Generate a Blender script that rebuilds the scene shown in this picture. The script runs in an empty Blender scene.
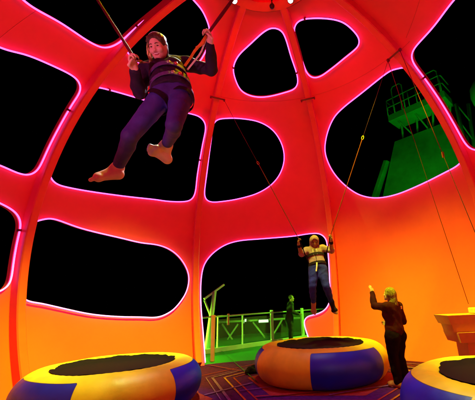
import bpy, math, random
import numpy as np
from mathutils import Vector, Matrix
from mathutils.geometry import delaunay_2d_cdt
random.seed(7); np.random.seed(7)
C = bpy.context.scene.collection
rad = math.radians

# ------------------------------------------------------------------ camera model
FPX, PITCH, ROLL, CX = 321.82, 0.30606, -0.0445, 47.23
CAM = np.array([0, 0, 1.45])
_F = np.array([0, math.cos(PITCH), math.sin(PITCH)])
_U = np.array([0, -math.sin(PITCH), math.cos(PITCH)])
_X = np.array([1.0, 0, 0])
CR = _X*math.cos(ROLL)+_U*math.sin(ROLL)
CU = -_X*math.sin(ROLL)+_U*math.cos(ROLL)

def ray(px, py):
    a = px-237.5-CX; b = py-200
    r = CR*a/FPX-CU*b/FPX+_F
    return r

def at(px, py, Y):                       # world point seen at (px,py) that lies Y metres ahead
    r = ray(px, py); return CAM+r*(Y/r[1])

def reach(px, py, parent, length, near=True):   # next joint of a limb of known length
    r = ray(px, py); r = r/np.linalg.norm(r)
    oc = CAM-parent; b = oc@r; c = oc@oc-length*length; disc = b*b-c
    if disc <= 0:
        p = CAM+r*(-b); v = p-parent
        return parent+v/np.linalg.norm(v)*length
    t = -b-math.sqrt(disc) if near else -b+math.sqrt(disc)
    return CAM+r*t

def nrm(v):
    v = np.asarray(v, float); return v/(np.linalg.norm(v)+1e-12)

# ------------------------------------------------------------------ materials
def mat(name, col, rough=.5, spec=.5, metal=0, var=.0, scale=8, bump=0, bscale=40, coat=0, emit=None, estr=0, stretch=None):
    m = bpy.data.materials.new(name); m.use_nodes = True
    nt = m.node_tree; b = nt.nodes['Principled BSDF']
    b.inputs['Base Color'].default_value = (*col, 1); b.inputs['Roughness'].default_value = rough
    b.inputs['Specular IOR Level'].default_value = spec; b.inputs['Metallic'].default_value = metal
    b.inputs['Coat Weight'].default_value = coat
    tc = nt.nodes.new('ShaderNodeTexCoord'); src = tc.outputs['Object']
    if stretch:
        mp = nt.nodes.new('ShaderNodeMapping'); mp.inputs['Scale'].default_value = stretch
        nt.links.new(src, mp.inputs['Vector']); src = mp.outputs['Vector']
    if var:
        n = nt.nodes.new('ShaderNodeTexNoise'); n.inputs['Scale'].default_value = scale; n.inputs['Detail'].default_value = 6
        n.inputs['Roughness'].default_value = .65
        nt.links.new(src, n.inputs['Vector'])
        r = nt.nodes.new('ShaderNodeValToRGB')
        r.color_ramp.elements[0].position = .3; r.color_ramp.elements[1].position = .7
        r.color_ramp.elements[0].color = (*[c*(1-var) for c in col], 1)
        r.color_ramp.elements[1].color = (*[min(1, c*(1+var)) for c in col], 1)
        nt.links.new(n.outputs['Fac'], r.inputs['Fac']); nt.links.new(r.outputs['Color'], b.inputs['Base Color'])
        mr = nt.nodes.new('ShaderNodeMapRange'); mr.inputs['To Min'].default_value = max(.05, rough-.1); mr.inputs['To Max'].default_value = min(1, rough+.12)
        nt.links.new(n.outputs['Fac'], mr.inputs['Value']); nt.links.new(mr.outputs['Result'], b.inputs['Roughness'])
    if bump:
        n2 = nt.nodes.new('ShaderNodeTexNoise'); n2.inputs['Scale'].default_value = bscale; n2.inputs['Detail'].default_value = 5
        nt.links.new(src, n2.inputs['Vector'])
        bp = nt.nodes.new('ShaderNodeBump'); bp.inputs['Strength'].default_value = bump; bp.inputs['Distance'].default_value = .02
        nt.links.new(n2.outputs['Fac'], bp.inputs['Height']); nt.links.new(bp.outputs['Normal'], b.inputs['Normal'])
    if emit:
        b.inputs['Emission Color'].default_value = (*emit, 1); b.inputs['Emission Strength'].default_value = estr
    return m

M = dict(
    wall=mat('painted_shell', (.84, .078, .128), .55, .2, var=.05, scale=1.3, bump=.05, bscale=5),
    rib=mat('painted_rib', (.80, .070, .10), .42, .4, var=.06, scale=3),
    seam=mat('seam', (.46, .05, .06), .7),
    dark=mat('dark_metal', (.03, .03, .035), .4, .5, .6, var=.2),
    clip=mat('clip', (.18, .02, .05), .5),
    neon=mat('neon', (.9, .5, .7), .3, emit=(1, .098, .64), estr=3.3),
    lamp=mat('lamp_glass', (.9, .9, .85), .3, emit=(1, .9, .8), estr=14),
    white_lamp=mat('deck_lamp_glass', (.9, .9, .85), .3, emit=(.7, 1, .65), estr=1.6),
    carpet=mat('carpet', (.085, .004, .22), .92, .15, var=.45, scale=14, bump=.5, bscale=160),
    c_red=mat('carpet_red', (.36, .03, .05), .9, .15, var=.3, scale=14, bump=.4, bscale=160),
    c_or=mat('carpet_orange', (.55, .16, .05), .9, .15, var=.25, scale=14, bump=.4, bscale=160),
    c_pu=mat('carpet_violet', (.24, .07, .50), .9, .15, var=.3, scale=14, bump=.4, bscale=160),
    c_gr=mat('carpet_green', (.05, .14, .08), .9, .15, var=.3, scale=14),
    deck=mat('deck_planks', (.04, .30, .09), .55, .4, var=.2, scale=5, bump=.2, bscale=30, stretch=(1, 8, 1)),
    sea=mat('sea_water', (.004, .006, .01), .15, .5, bump=.5, bscale=.3),
    vinyl=None,
    mat_net=mat('jump_mat', (.012, .004, .020), .7, .08, var=.4, scale=40, bump=.5, bscale=300),
    green=mat('green_paint', (.03, .42, .10), .5, .4, var=.4, scale=.6, bump=.1, bscale=6),
    steel=mat('grey_steel', (.38, .40, .38), .45, .5, .3, var=.15),
    paint_w=mat('white_paint', (.55, .58, .55), .5, .4, var=.15, scale=2, bump=.1, bscale=6),
    beige=mat('beige_plastic', (.60, .21, .15), .45, .5, var=.1),
    pinkp=mat('pale_plastic', (.75, .33, .38), .4, .5, var=.06),
    rope_red=mat('bungee_sleeve', (.13, .007, .03), .7, .2, var=.3, scale=60),
    rope_grey=mat('steel_cable', (.08, .03, .04), .5, .4, .5),
    rope_dark=mat('dark_cord', (.03, .005, .010), .85, .05),
    brass=mat('brass_hook', (.55, .36, .08), .4, .5, .8),
    strap_or=mat('orange_strap', (.75, .2, .03), .7, .2, var=.25, scale=50, bump=.3, bscale=200),
    strap_wh=mat('pale_strap', (.75, .6, .66), .6, .3, var=.1, scale=40),
    strap_bk=mat('black_strap', (.018, .006, .022), .7, .12, var=.3, scale=50),
    strap_pu=mat('violet_strap', (.11, .05, .28), .6, .3, var=.25, scale=50, bump=.3, bscale=200),
    buckle=mat('red_buckle', (.6, .06, .06), .35, .5),
    skin=mat('skin', (.74, .48, .41), .5, .4, var=.07, scale=18, bump=.06, bscale=120),
    skin2=mat('tanned_skin', (.34, .17, .11), .5, .4, var=.08, scale=18),
    lips=mat('lips', (.5, .12, .12), .4, .5),
    teeth=mat('teeth', (.85, .82, .76), .3, .5),
    eye=mat('eye', (.05, .03, .02), .15, .6),
    brow=mat('eyebrow', (.07, .04, .02), .8),
    hair_dk=mat('brown_hair', (.075, .045, .025), .5, .5, var=.6, scale=30, bump=.6, bscale=90, stretch=(1, 1, .2)),
    hair_bl=mat('blonde_hair', (.70, .53, .20), .5, .5, var=.55, scale=26, bump=.7, bscale=90, stretch=(1, 1, .15)),
    hair_ash=mat('ash_blonde_hair', (.24, .15, .085), .55, .4, var=.7, scale=26, bump=.7, bscale=90, stretch=(1, 1, .15)),
    band=mat('pale_rim', (.6, .66, .66), .4, .5),
    top_dk=mat('dark_top', (.024, .010, .045), .7, .2, var=.35, scale=12, bump=.3, bscale=30),
    legging=mat('violet_leggings', (.045, .026, .27), .62, .35, var=.22, scale=9, bump=.2, bscale=25),
    trim=mat('pale_trim', (.6, .5, .56), .5, .4),
    hoodie=mat('pale_hoodie', (.34, .17, .26), .85, .2, var=.14, scale=14, bump=.4, bscale=30),
    jeans=mat('blue_jeans', (.022, .022, .34), .85, .2, var=.5, scale=9, bump=.4, bscale=40),
    maroon=mat('maroon_top', (.050, .005, .012), .8, .1, var=.4, scale=10, bump=.3, bscale=25),
    trouser=mat('black_trousers', (.011, .003, .010), .85, .05, var=.4, scale=10, bump=.3, bscale=25),
    shoe=mat('red_shoe', (.34, .07, .06), .6, .3, var=.2),
    foot_cover=mat('dark_foot_cover', (.014, .006, .02), .85, .2),
    coat=mat('dark_coat', (.02, .02, .022), .75, .3, var=.3),
    glass=None,
)
# clear rail glass
g = bpy.data.materials.new('rail_glass'); g.use_nodes = True
gb = g.node_tree.nodes['Principled BSDF']; gb.inputs['Base Color'].default_value = (.82, .9, .85, 1)
gb.inputs['Roughness'].default_value = .06; gb.inputs['Transmission Weight'].default_value = .95; gb.inputs['IOR'].default_value = 1.12
M['glass'] = g

# vinyl of the inflatable rings: yellow with three blue outer panels, laid out round the ring's own axis
def vinyl():
    m = bpy.data.materials.new('ring_vinyl'); m.use_nodes = True; nt = m.node_tree; N = nt.nodes; L = nt.links
    b = N['Principled BSDF']; b.inputs['Roughness'].default_value = .42; b.inputs['Specular IOR Level'].default_value = .5
    at_ = N.new('ShaderNodeAttribute'); at_.attribute_name = 'blue'
    ramp = N.new('ShaderNodeValToRGB'); ramp.color_ramp.interpolation = 'LINEAR'
    e = ramp.color_ramp.elements
    e[0].position = 0; e[0].color = (.82, .51, .02, 1)
    e[1].position = 1; e[1].color = (.005, .006, .72, 1)
    for p, c in ((.42, (.82, .51, .02, 1)), (.47, (.10, .05, .05, 1)), (.53, (.03, .02, .10, 1)), (.58, (.005, .006, .72, 1))):
        k = e.new(p); k.color = c
    L.new(at_.outputs['Fac'], ramp.inputs['Fac'])
    tc = N.new('ShaderNodeTexCoord'); n = N.new('ShaderNodeTexNoise'); n.inputs['Scale'].default_value = 3.5; n.inputs['Detail'].default_value = 7
    L.new(tc.outputs['Object'], n.inputs['Vector'])
    mx = N.new('ShaderNodeMix'); mx.data_type = 'RGBA'; mx.blend_type = 'MULTIPLY'; mx.inputs['Factor'].default_value = .35
    L.new(ramp.outputs['Color'], mx.inputs['A']); L.new(n.outputs['Color'], mx.inputs['B'])
    r2 = N.new('ShaderNodeValToRGB'); r2.color_ramp.elements[0].color = (.55, .5, .45, 1); r2.color_ramp.elements[1].color = (1.25, 1.25, 1.25, 1)
    r2.color_ramp.elements[0].position = .3; r2.color_ramp.elements[1].position = .65
    L.new(n.outputs['Fac'], r2.inputs['Fac']); L.new(r2.outputs['Color'], mx.inputs['B'])
    L.new(mx.outputs['Result'], b.inputs['Base Color'])
    n3 = N.new('ShaderNodeTexNoise'); n3.inputs['Scale'].default_value = 5; n3.inputs['Detail'].default_value = 4
    L.new(tc.outputs['Object'], n3.inputs['Vector'])
    bp = N.new('ShaderNodeBump'); bp.inputs['Strength'].default_value = .25; bp.inputs['Distance'].default_value = .03
    L.new(n3.outputs['Fac'], bp.inputs['Height']); L.new(bp.outputs['Normal'], b.inputs['Normal'])
    mr = N.new('ShaderNodeMapRange'); mr.inputs['To Min'].default_value = .32; mr.inputs['To Max'].default_value = .6
    L.new(n.outputs['Fac'], mr.inputs['Value']); L.new(mr.outputs['Result'], b.inputs['Roughness'])
    return m
M['vinyl'] = vinyl()

# ------------------------------------------------------------------ object helpers
def thing(name, label, cat, loc=(0, 0, 0), group=None):
    o = bpy.data.objects.new(name, None); C.objects.link(o); o.empty_display_size = .1
    o.location = [float(v) for v in loc]; o['label'] = label; o['category'] = cat
    if group: o['group'] = group
    return o

def tag(o, label, cat, group=None):
    o['label'] = label; o['category'] = cat
    if group: o['group'] = group
    return o

def offset(o):
    l = Vector((0, 0, 0))
    while o is not None:
        l = l+o.location; o = o.parent
    return l

def obj(name, V, Fc, m, parent=None, smooth=True, world=True):
    """one mesh object; V in world coordinates (or in the parent's own when world is False)"""
    me = bpy.data.meshes.new(name)
    V = np.asarray(V, float)
    off = np.array(offset(parent)) if (parent is not None and world) else np.zeros(3)
    if parent is None and world:
        off = np.array([(V[:, 0].min()+V[:, 0].max())/2, (V[:, 1].min()+V[:, 1].max())/2, V[:, 2].min()])
    me.from_pydata((V-off).tolist(), [], [list(map(int, f)) for f in Fc])
    me.materials.append(m)
    if smooth: me.polygons.foreach_set('use_smooth', [True]*len(me.polygons))
    me.update()
    o = bpy.data.objects.new(name, me); C.objects.link(o)
    if parent is not None: o.parent = parent
    elif world: o.location = off
    return o

class MB:                                 # collects simple shapes that belong to ONE part
    def __init__(s): s.v = []; s.f = []
    def add(s, V, Fc):
        n = len(s.v); s.v += [tuple(map(float, p)) for p in V]; s.f += [[i+n for i in f] for f in Fc]
        return s
    def box(s, c, sz, ax=None, bev=.0):
        c = np.asarray(c, float); hx, hy, hz = np.asarray(sz, float)/2
        A = np.eye(3) if ax is None else np.asarray(ax, float)
        if not bev:
            P = [(x, y, z) for x in (-hx, hx) for y in (-hy, hy) for z in (-hz, hz)]
            V = [c+A.T@np.array(p) for p in P]
            return s.add(V, [(0, 1, 3, 2), (4, 6, 7, 5), (0, 4, 5, 1), (2, 3, 7, 6), (0, 2, 6, 4), (1, 5, 7, 3)])
        b = bev; ring = lambda x, y: [(x, y-b), (x-b, y), (-x+b, y), (-x, y-b), (-x, -y+b), (-x+b, -y), (x-b, -y), (x, -y+b)]
        V = []
        for z, k in ((-hz, b), (-hz+b, 0), (hz-b, 0), (hz, b)):
            V += [c+A.T@np.array((x, y, z)) for x, y in ring(hx-k, hy-k)]
        Fs = [tuple(range(7, -1, -1)), tuple(range(24, 32))]
        for r in range(3):
            for i in range(8):
                j = (i+1) % 8; Fs.append((r*8+j, r*8+i, r*8+8+i, r*8+8+j)[::-1])
        return s.add(V, Fs)
    def tube(s, pts, r, n=10, closed=False, cap=True):
        pts = [np.asarray(p, float) for p in pts]; N = len(pts)
        rr = r if hasattr(r, '__len__') else [r]*N
        V = []; prev = None
        for i in range(N):
            a = pts[(i-1) % N] if (closed or i > 0) else pts[i]
            b = pts[(i+1) % N] if (closed or i < N-1) else pts[i]
            t = nrm(b-a)
            if prev is None:
                u = np.cross(t, (0, 0, 1.0)); 
                if np.linalg.norm(u) < .1: u = np.cross(t, (1.0, 0, 0))
            else: u = prev-t*(prev@t)
            u = nrm(u); prev = u; w = np.cross(t, u)
            V += [pts[i]+rr[i]*(math.cos(q)*u+math.sin(q)*w) for q in np.linspace(0, 2*math.pi, n, endpoint=False)]
        Fs = []
        for i in range(N if closed else N-1):
            j = (i+1) % N
            for k in range(n):
                l = (k+1) % n; Fs.append((i*n+k, i*n+l, j*n+l, j*n+k))
        if cap and not closed: Fs += [tuple(range(n-1, -1, -1)), tuple(range((N-1)*n, N*n))]
        return s.add(V, Fs)
    def lathe(s, c, prof, n=24, ax=None):
        A = np.eye(3) if ax is None else np.asarray(ax, float); c = np.asarray(c, float)
        V = []
        for r, z in prof:
            V += [c+A.T@np.array((r*math.cos(q), r*math.sin(q), z)) for q in np.linspace(0, 2*math.pi, n, endpoint=False)]
        Fs = []
        for i in range(len(prof)-1):
            for k in range(n):
                l = (k+1) % n; Fs.append((i*n+k, i*n+l, (i+1)*n+l, (i+1)*n+k))
        Fs += [tuple(range(n-1, -1, -1)), tuple(range((len(prof)-1)*n, len(prof)*n))]
        return s.add(V, Fs)
    def ribbon(s, pts, wdir, w, t):
        """flat strap through pts, width w along wdir, thickness t"""
        pts = [np.asarray(p, float) for p in pts]; N = len(pts); V = []
        for i in range(N):
            tg = nrm(pts[min(i+1, N-1)]-pts[max(i-1, 0)])
            wd = np.asarray(wdir[i] if isinstance(wdir, list) else wdir, float); wd = nrm(wd-tg*(wd@tg)); nn = np.cross(tg, wd)
            V += [pts[i]+wd*w/2+nn*t/2, pts[i]-wd*w/2+nn*t/2, pts[i]-wd*w/2-nn*t/2, pts[i]+wd*w/2-nn*t/2]
        Fs = []
        for i in range(N-1):
            for k in range(4):
                l = (k+1) % 4; Fs.append((i*4+k, i*4+l, i*4+4+l, i*4+4+k))
        Fs += [(3, 2, 1, 0), tuple(range((N-1)*4, N*4))]
        return s.add(V, Fs)
    def build(s, name, m, parent=None, smooth=False, world=True):
        return obj(name, s.v, s.f, m, parent, smooth, world)

# ------------------------------------------------------------------ implicit surfaces for bodies, hair and clothes
class Sdf:
    def __init__(s, lo, hi, h, k=.02):
        s.lo = np.asarray(lo, float); s.h = h; s.k = k
        s.n = np.ceil((np.asarray(hi)-s.lo)/h).astype(int)+1
        s.D = np.full(s.n, 1.0, np.float32)
    def _win(s, lo, hi):
        a = np.maximum(np.floor((lo-s.lo)/s.h).astype(int), 0); b = np.minimum(np.ceil((hi-s.lo)/s.h).astype(int)+1, s.n)
        if (b <= a).any(): return None
        ax = [(s.lo[i]+s.h*np.arange(a[i], b[i])).astype(np.float32) for i in range(3)]
        P = np.meshgrid(*ax, indexing='ij', sparse=True)
        return (slice(a[0], b[0]), slice(a[1], b[1]), slice(a[2], b[2])), P
    def _mix(s, sl, d, k, sub=False):
        k = s.k if k is None else k
        D = s.D[sl]
        if sub:
            d = -d; h = np.maximum(k-np.abs(D-d), 0)/k; s.D[sl] = np.maximum(D, d)+h*h*k*.25
        else:
            h = np.maximum(k-np.abs(D-d), 0)/k; s.D[sl] = np.minimum(D, d)-h*h*k*.25
    def cone(s, a, b, ra, rb=None, k=None, sub=False):
        rb = ra if rb is None else rb
        a = np.asarray(a, float); b = np.asarray(b, float); pad = max(ra, rb)+.06
        w = s._win(np.minimum(a, b)-pad, np.maximum(a, b)+pad)
        if w is None: return s
        sl, (x, y, z) = w; ba = b-a; L = ba@ba+1e-9
        t = np.clip(((x-a[0])*ba[0]+(y-a[1])*ba[1]+(z-a[2])*ba[2])/L, 0, 1)
        d = np.sqrt((x-a[0]-t*ba[0])**2+(y-a[1]-t*ba[1])**2+(z-a[2]-t*ba[2])**2)-(ra+(rb-ra)*t)
        s._mix(sl, d, k, sub); return s
    def ell(s, c, r, A=None, k=None, sub=False):
        c = np.asarray(c, float); r = np.asarray(r, float); A = np.eye(3) if A is None else np.asarray(A, float)
        pad = r.max()+.06; w = s._win(c-pad, c+pad)
        if w is None: return s
        sl, (x, y, z) = w; x = x-c[0]; y = y-c[1]; z = z-c[2]
        q = [A[i][0]*x+A[i][1]*y+A[i][2]*z for i in range(3)]
        k0 = np.sqrt(sum((q[i]/r[i])**2 for i in range(3))); k1 = np.sqrt(sum((q[i]/r[i]**2)**2 for i in range(3)))+1e-6
        s._mix(sl, k0*(k0-1)/k1, k, sub); return s
    def cut(s, p, n):                     # keep the side the normal points away from
        p = np.asarray(p, float); n = nrm(n)
        ax = [(s.lo[i]+s.h*np.arange(s.n[i])).astype(np.float32) for i in range(3)]
        x, y, z = np.meshgrid(*ax, indexing='ij', sparse=True)
        s.D = np.maximum(s.D, ((x-p[0])*n[0]+(y-p[1])*n[1]+(z-p[2])*n[2]).astype(np.float32)); return s
    def wrinkle(s, amp, freq, seed=0, dirn=(0, 0, 1), stretch=1.):
        ax = [(s.lo[i]+s.h*np.arange(s.n[i])).astype(np.float32) for i in range(3)]
        rs = np.random.RandomState(seed); W = np.zeros((1, 1, 1), np.float32)
        x, y, z = np.meshgrid(*ax, indexing='ij', sparse=True)
        for i in range(6):
            v = rs.normal(size=3); v = nrm(v+np.asarray(dirn)*stretch*np.sign(v@np.asarray(dirn)))*freq*(.6+rs.rand())
            ph = rs.rand()*6.28
            W = W+np.sin(x*v[0]+y*v[1]+z*v[2]+ph+1.3*np.sin(x*v[1]*.7+z*v[0]*.6+ph))/6
        s.D = s.D+(amp*W).astype(np.float32); return s
    def mesh(s):
        D = s.D; D[0] = D[-1] = 1; D[:, 0] = D[:, -1] = 1; D[:, :, 0] = D[:, :, -1] = 1
        I = D < 0; nx, ny, nz = D.shape
        c = np.zeros((nx-1, ny-1, nz-1), np.int8)
        for i in (0, 1):
            for j in (0, 1):
                for k in (0, 1):
                    c += I[i:nx-1+i, j:ny-1+j, k:nz-1+k]
        act = np.argwhere((c > 0) & (c < 8)); idx = -np.ones(c.shape, np.int32)
        idx[tuple(act.T)] = np.arange(len(act))
        cor = [(i, j, k) for i in (0, 1) for j in (0, 1) for k in (0, 1)]
        val = {q: D[act[:, 0]+q[0], act[:, 1]+q[1], act[:, 2]+q[2]] for q in cor}
        S = np.zeros((len(act), 3)); n = np.zeros(len(act))
        for a in cor:
            for ax in range(3):
                if a[ax] == 0:
                    b = list(a); b[ax] = 1; b = tuple(b); va, vb = val[a], val[b]
                    m = (va < 0) != (vb < 0); t = np.where(m, va/(va-vb+1e-12), 0)
                    for q in range(3): S[:, q] += np.where(m, a[q]+(t if q == ax else 0), 0)
                    n += m
        V = s.lo+s.h*(act+S/n[:, None])
        Fs = []
        for ax in range(3):
            o = [(1, 2), (2, 0), (0, 1)][ax]
            lo = [0, 0, 0]; A = I.take(range(0, D.shape[ax]-1), ax); B = I.take(range(1, D.shape[ax]), ax)
            e = np.argwhere(A != B)
            e = e[(e[:, o[0]] > 0) & (e[:, o[1]] > 0) & (e[:, o[0]] < D.shape[o[0]]-1) & (e[:, o[1]] < D.shape[o[1]]-1)]
            ins = A[tuple(e.T)]
            def cell(d0, d1):
                q = e.copy(); q[:, o[0]] -= d0; q[:, o[1]] -= d1; return idx[tuple(q.T)]
            Q = np.stack([cell(1, 1), cell(0, 1), cell(0, 0), cell(1, 0)], 1)
            Q[~ins] = Q[~ins][:, ::-1]; Fs.append(Q)
        Fs = np.concatenate(Fs); Fs = Fs[(Fs >= 0).all(1)]
        for _ in range(1):                # one light smoothing pass
            acc = np.zeros_like(V); cnt = np.zeros(len(V))
            for a in range(4):
                np.add.at(acc, Fs[:, a], V[Fs[:, (a+1) % 4]]); np.add.at(cnt, Fs[:, a], 1)
                np.add.at(acc, Fs[:, a], V[Fs[:, (a-1) % 4]]); np.add.at(cnt, Fs[:, a], 1)
            V = V*.5+.5*acc/np.maximum(cnt, 1)[:, None]
        return V, Fs
    def build(s, name, m, parent):
        V, Fs = s.mesh(); return fastobj(name, V, Fs, m, parent)

def fastobj(name, V, Q, m, parent):
    me = bpy.data.meshes.new(name); off = np.array(offset(parent)) if parent is not None else np.zeros(3)
    V = (V-off).astype(np.float32); nf = len(Q)
    me.vertices.add(len(V)); me.vertices.foreach_set('co', V.ravel())
    me.loops.add(nf*4); me.loops.foreach_set('vertex_index', Q.astype(np.int32).ravel())
    me.polygons.add(nf); me.polygons.foreach_set('loop_start', np.arange(0, nf*4, 4, dtype=np.int32))
    me.polygons.foreach_set('use_smooth', np.ones(nf, bool))
    me.materials.append(m); me.update(calc_edges=True); me.validate()
    o = bpy.data.objects.new(name, me); C.objects.link(o); o.parent = parent
    return o

# ================================================================== THE DOME
R, H0, AX, AY = 5.552, 2.879, -0.203, 4.722
CEN = np.array([AX, AY, H0])
EL0 = math.degrees(math.asin(-H0/R))
def S(az, el, r=R):
    a, e = rad(az), rad(el)
    return CEN+r*np.array([math.cos(e)*math.sin(a), math.cos(e)*math.cos(a), math.sin(e)])

RIBS = [-116.0, -71.0, -27.4, 17.2, 61.7, 106.5, 151.5, 199.0]
OPEN = {  # openings in the shell, as (azimuth, elevation) outlines, per bay
 0: [[(-97.8, 41.5), (-88.6, 44.4), (-77.5, 46.5), (-75.2, 47.3), (-73.7, 48.8), (-72.8, 50.8), (-72.5, 56.3), (-72.4, 65.3), (-74, 69), (-79, 71), (-88, 71.5), (-100, 70.5), (-109, 67), (-113.5, 61), (-114, 50), (-112.5, 45), (-108, 42), (-103, 41)],
     [(-92.8, 33.0), (-88.3, 35.2), (-82.5, 36.9), (-77.1, 37.9), (-74.7, 37.8), (-73.0, 36.8), (-72.5, 35.4), (-72.5, 33.4), (-72.4, 26.9), (-72.4, 21.2), (-72.4, 17.5), (-72.6, 15.6), (-73.3, 14.4), (-74.5, 13.7), (-76.9, 13.6), (-79.6, 13.8), (-92, 13.3), (-104, 13.8), (-111, 16), (-114, 20), (-112.5, 25), (-106, 29)],
     [(-77.0, 6.5), (-75.4, 6.1), (-73.7, 5.3), (-72.7, 4.0), (-72.4, 3.0), (-72.4, -.0), (-72.4, -4.6), (-72.4, -7.8), (-72.7, -9.4), (-73.9, -10.5), (-78, -11.8), (-88, -13.5), (-100, -14.5), (-108, -12.5), (-112, -8), (-112, -1), (-107, 5), (-97, 8), (-87, 8)]],
 1: [[(-67, 70.2), (-62.0, 70.2), (-55.0, 70.0), (-47.0, 68.5), (-42.4, 66.7), (-39.7, 63.5), (-39.6, 60.1), (-40.7, 57.4), (-44.6, 54.3), (-52.3, 51.8), (-59.9, 50.0), (-63.3, 49.8), (-67.5, 49.9), (-70, 50.6), (-70.6, 52.5), (-70.6, 62), (-70.5, 68.4), (-69.6, 69.8)],
     [(-68.3, 39.4), (-62.6, 40.8), (-54.8, 42.1), (-46.2, 42.9), (-37.5, 43.3), (-32.5, 43.3), (-30.1, 42.2), (-29.1, 40.8), (-29.0, 34.8), (-29.1, 25.3), (-29.1, 19.2), (-30.0, 17.3), (-32.2, 16.5), (-38.1, 15.9), (-40.9, 15.9), (-51.5, 15.1), (-65.2, 13.9), (-67.6, 13.9), (-69.2, 14.7), (-70.3, 16.5), (-70.6, 20), (-70.6, 28), (-70.6, 37), (-70.0, 38.8)],
     [(-68.5, 5.1), (-67.5, 5.7), (-66.1, 5.9), (-59.4, 4.8), (-49.4, 3.7), (-43.6, 2.9), (-38.5, 2.6), (-34.9, 1.4), (-31.8, -1.1), (-29.6, -4.7), (-29.1, -7.4), (-29.8, -10.9), (-31.3, -13.4), (-33.9, -16.1), (-37.8, -17.7), (-42.7, -17.4), (-48.1, -17.0), (-55.1, -16.0), (-61.8, -14.3), (-66.0, -13.2), (-69.3, -12.5), (-70.5, -11.3), (-70.7, -8), (-70.7, -2), (-70.6, 2.5), (-70, 4.4)]],
 2: [[(0.8, 71.4), (5.7, 71.3), (10.1, 70.3), (11.6, 68.3), (12.6, 63.3), (13.9, 57.4), (13.3, 55.0), (11.4, 53.7), (6.0, 53.0), (-5.5, 51.9), (-11.5, 52.2), (-16.1, 53.4), (-20.0, 56.6), (-22.1, 59.6), (-20.5, 63.2), (-14.0, 66.9), (-5.8, 70.1)],
     [(-26.2, 42.3), (-25.0, 43.6), (-22, 44.3), (-16.2, 44.9), (-7.3, 44.3), (-1.3, 41.8), (2.2, 37.5), (3.1, 32.5), (1.4, 27.6), (-2.1, 23.7), (-7.2, 20.8), (-13.5, 18.9), (-18.7, 17.8), (-23.7, 17.2), (-25.1, 17.7), (-25.8, 18.9), (-25.9, 27.3), (-26.1, 38.4)],
     [(-25.0, -36), (-25.0, -31.2), (-25.1, -23.8), (-25.6, -13.3), (-25.4, -6.5), (-24.6, -2.8), (-22.2, 0.6), (-18.1, 3.5), (-13.9, 4.8), (-6.7, 5.4), (5.0, 5.9), (10.1, 6.3), (13.4, 6.0), (15.2, 4.2), (15.5, 0.6), (15.4, -11.1), (15.3, -15.0), (13.7, -17.9), (10.5, -19.3), (7.7, -19.8), (6.7, -21.0), (7.1, -23.3), (8.1, -26.2), (9.2, -31.2), (10, -36)]],
 3: [[(19.8, 70.2), (24.7, 71.5), (30.7, 71.3), (40.7, 69.5), (48.3, 66.9), (51.6, 64.6), (52.7, 60.5), (52.3, 59.1), (50.5, 57.9), (47.8, 57.6), (40.8, 57.2), (31.3, 56.1), (25.2, 55.3), (21.6, 55.6), (19.6, 57.0), (18.8, 59.8), (18.8, 65.5)],
     [(57.8, 46.7), (56.3, 47.4), (53.7, 47.6), (47.0, 47.2), (37.2, 45.8), (31.5, 44.6), (26.3, 42.7), (21.9, 38.7), (19.2, 33.0), (19.9, 27.7), (22.5, 22.6), (27.1, 17.6), (30.4, 15.7), (33.8, 14.7), (39.2, 14.4), (47.3, 15.3), (55.1, 16.4), (59.0, 16.9), (60.9, 17.6), (61.4, 19), (61.4, 26), (61.4, 36), (61.3, 43), (60.6, 45.4), (59.4, 46.5)]],
 4: [[(86.9, 47.8), (77.3, 48.1), (66.9, 48.0), (64.5, 47.2), (63.5, 45.6), (63.3, 40.9), (63.3, 34.2), (63.3, 26.7), (63.5, 21.5), (64.0, 19.9), (65.2, 18.7), (72, 17.6), (85, 17.5), (96, 19), (102, 25), (104, 35), (102, 42), (96, 46)]],
 5: [[(a+133.9, e) for a, e in [(-26.2, 42.3), (-25.0, 43.6), (-16.2, 44.9), (-7.3, 44.3), (-1.3, 41.8), (2.2, 37.5), (3.1, 32.5), (1.4, 27.6), (-2.1, 23.7), (-7.2, 20.8), (-13.5, 18.9), (-18.7, 17.8), (-23.7, 17.2), (-25.1, 17.7), (-25.8, 18.9), (-25.9, 27.3)]]],
 6: [[(153.5, -36), (153.5, -20), (153.6, -4), (156, 2), (162, 5), (176, 6), (190, 5), (195, 1), (196.6, -6), (196.8, -20), (196.8, -36)]],
 7: [[(a+244+26.4, e) for a, e in [(-65, 40), (-54.8, 42.1), (-46.2, 42.9), (-37.5, 43.3), (-32.5, 43.3), (-30.1, 42.2), (-29.1, 40.8), (-29.0, 34.8), (-29.1, 25.3), (-30.0, 17.3), (-38.1, 15.9), (-51.5, 15.1), (-62, 15), (-66, 18), (-67.5, 26), (-67, 36)]]],
}
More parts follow.
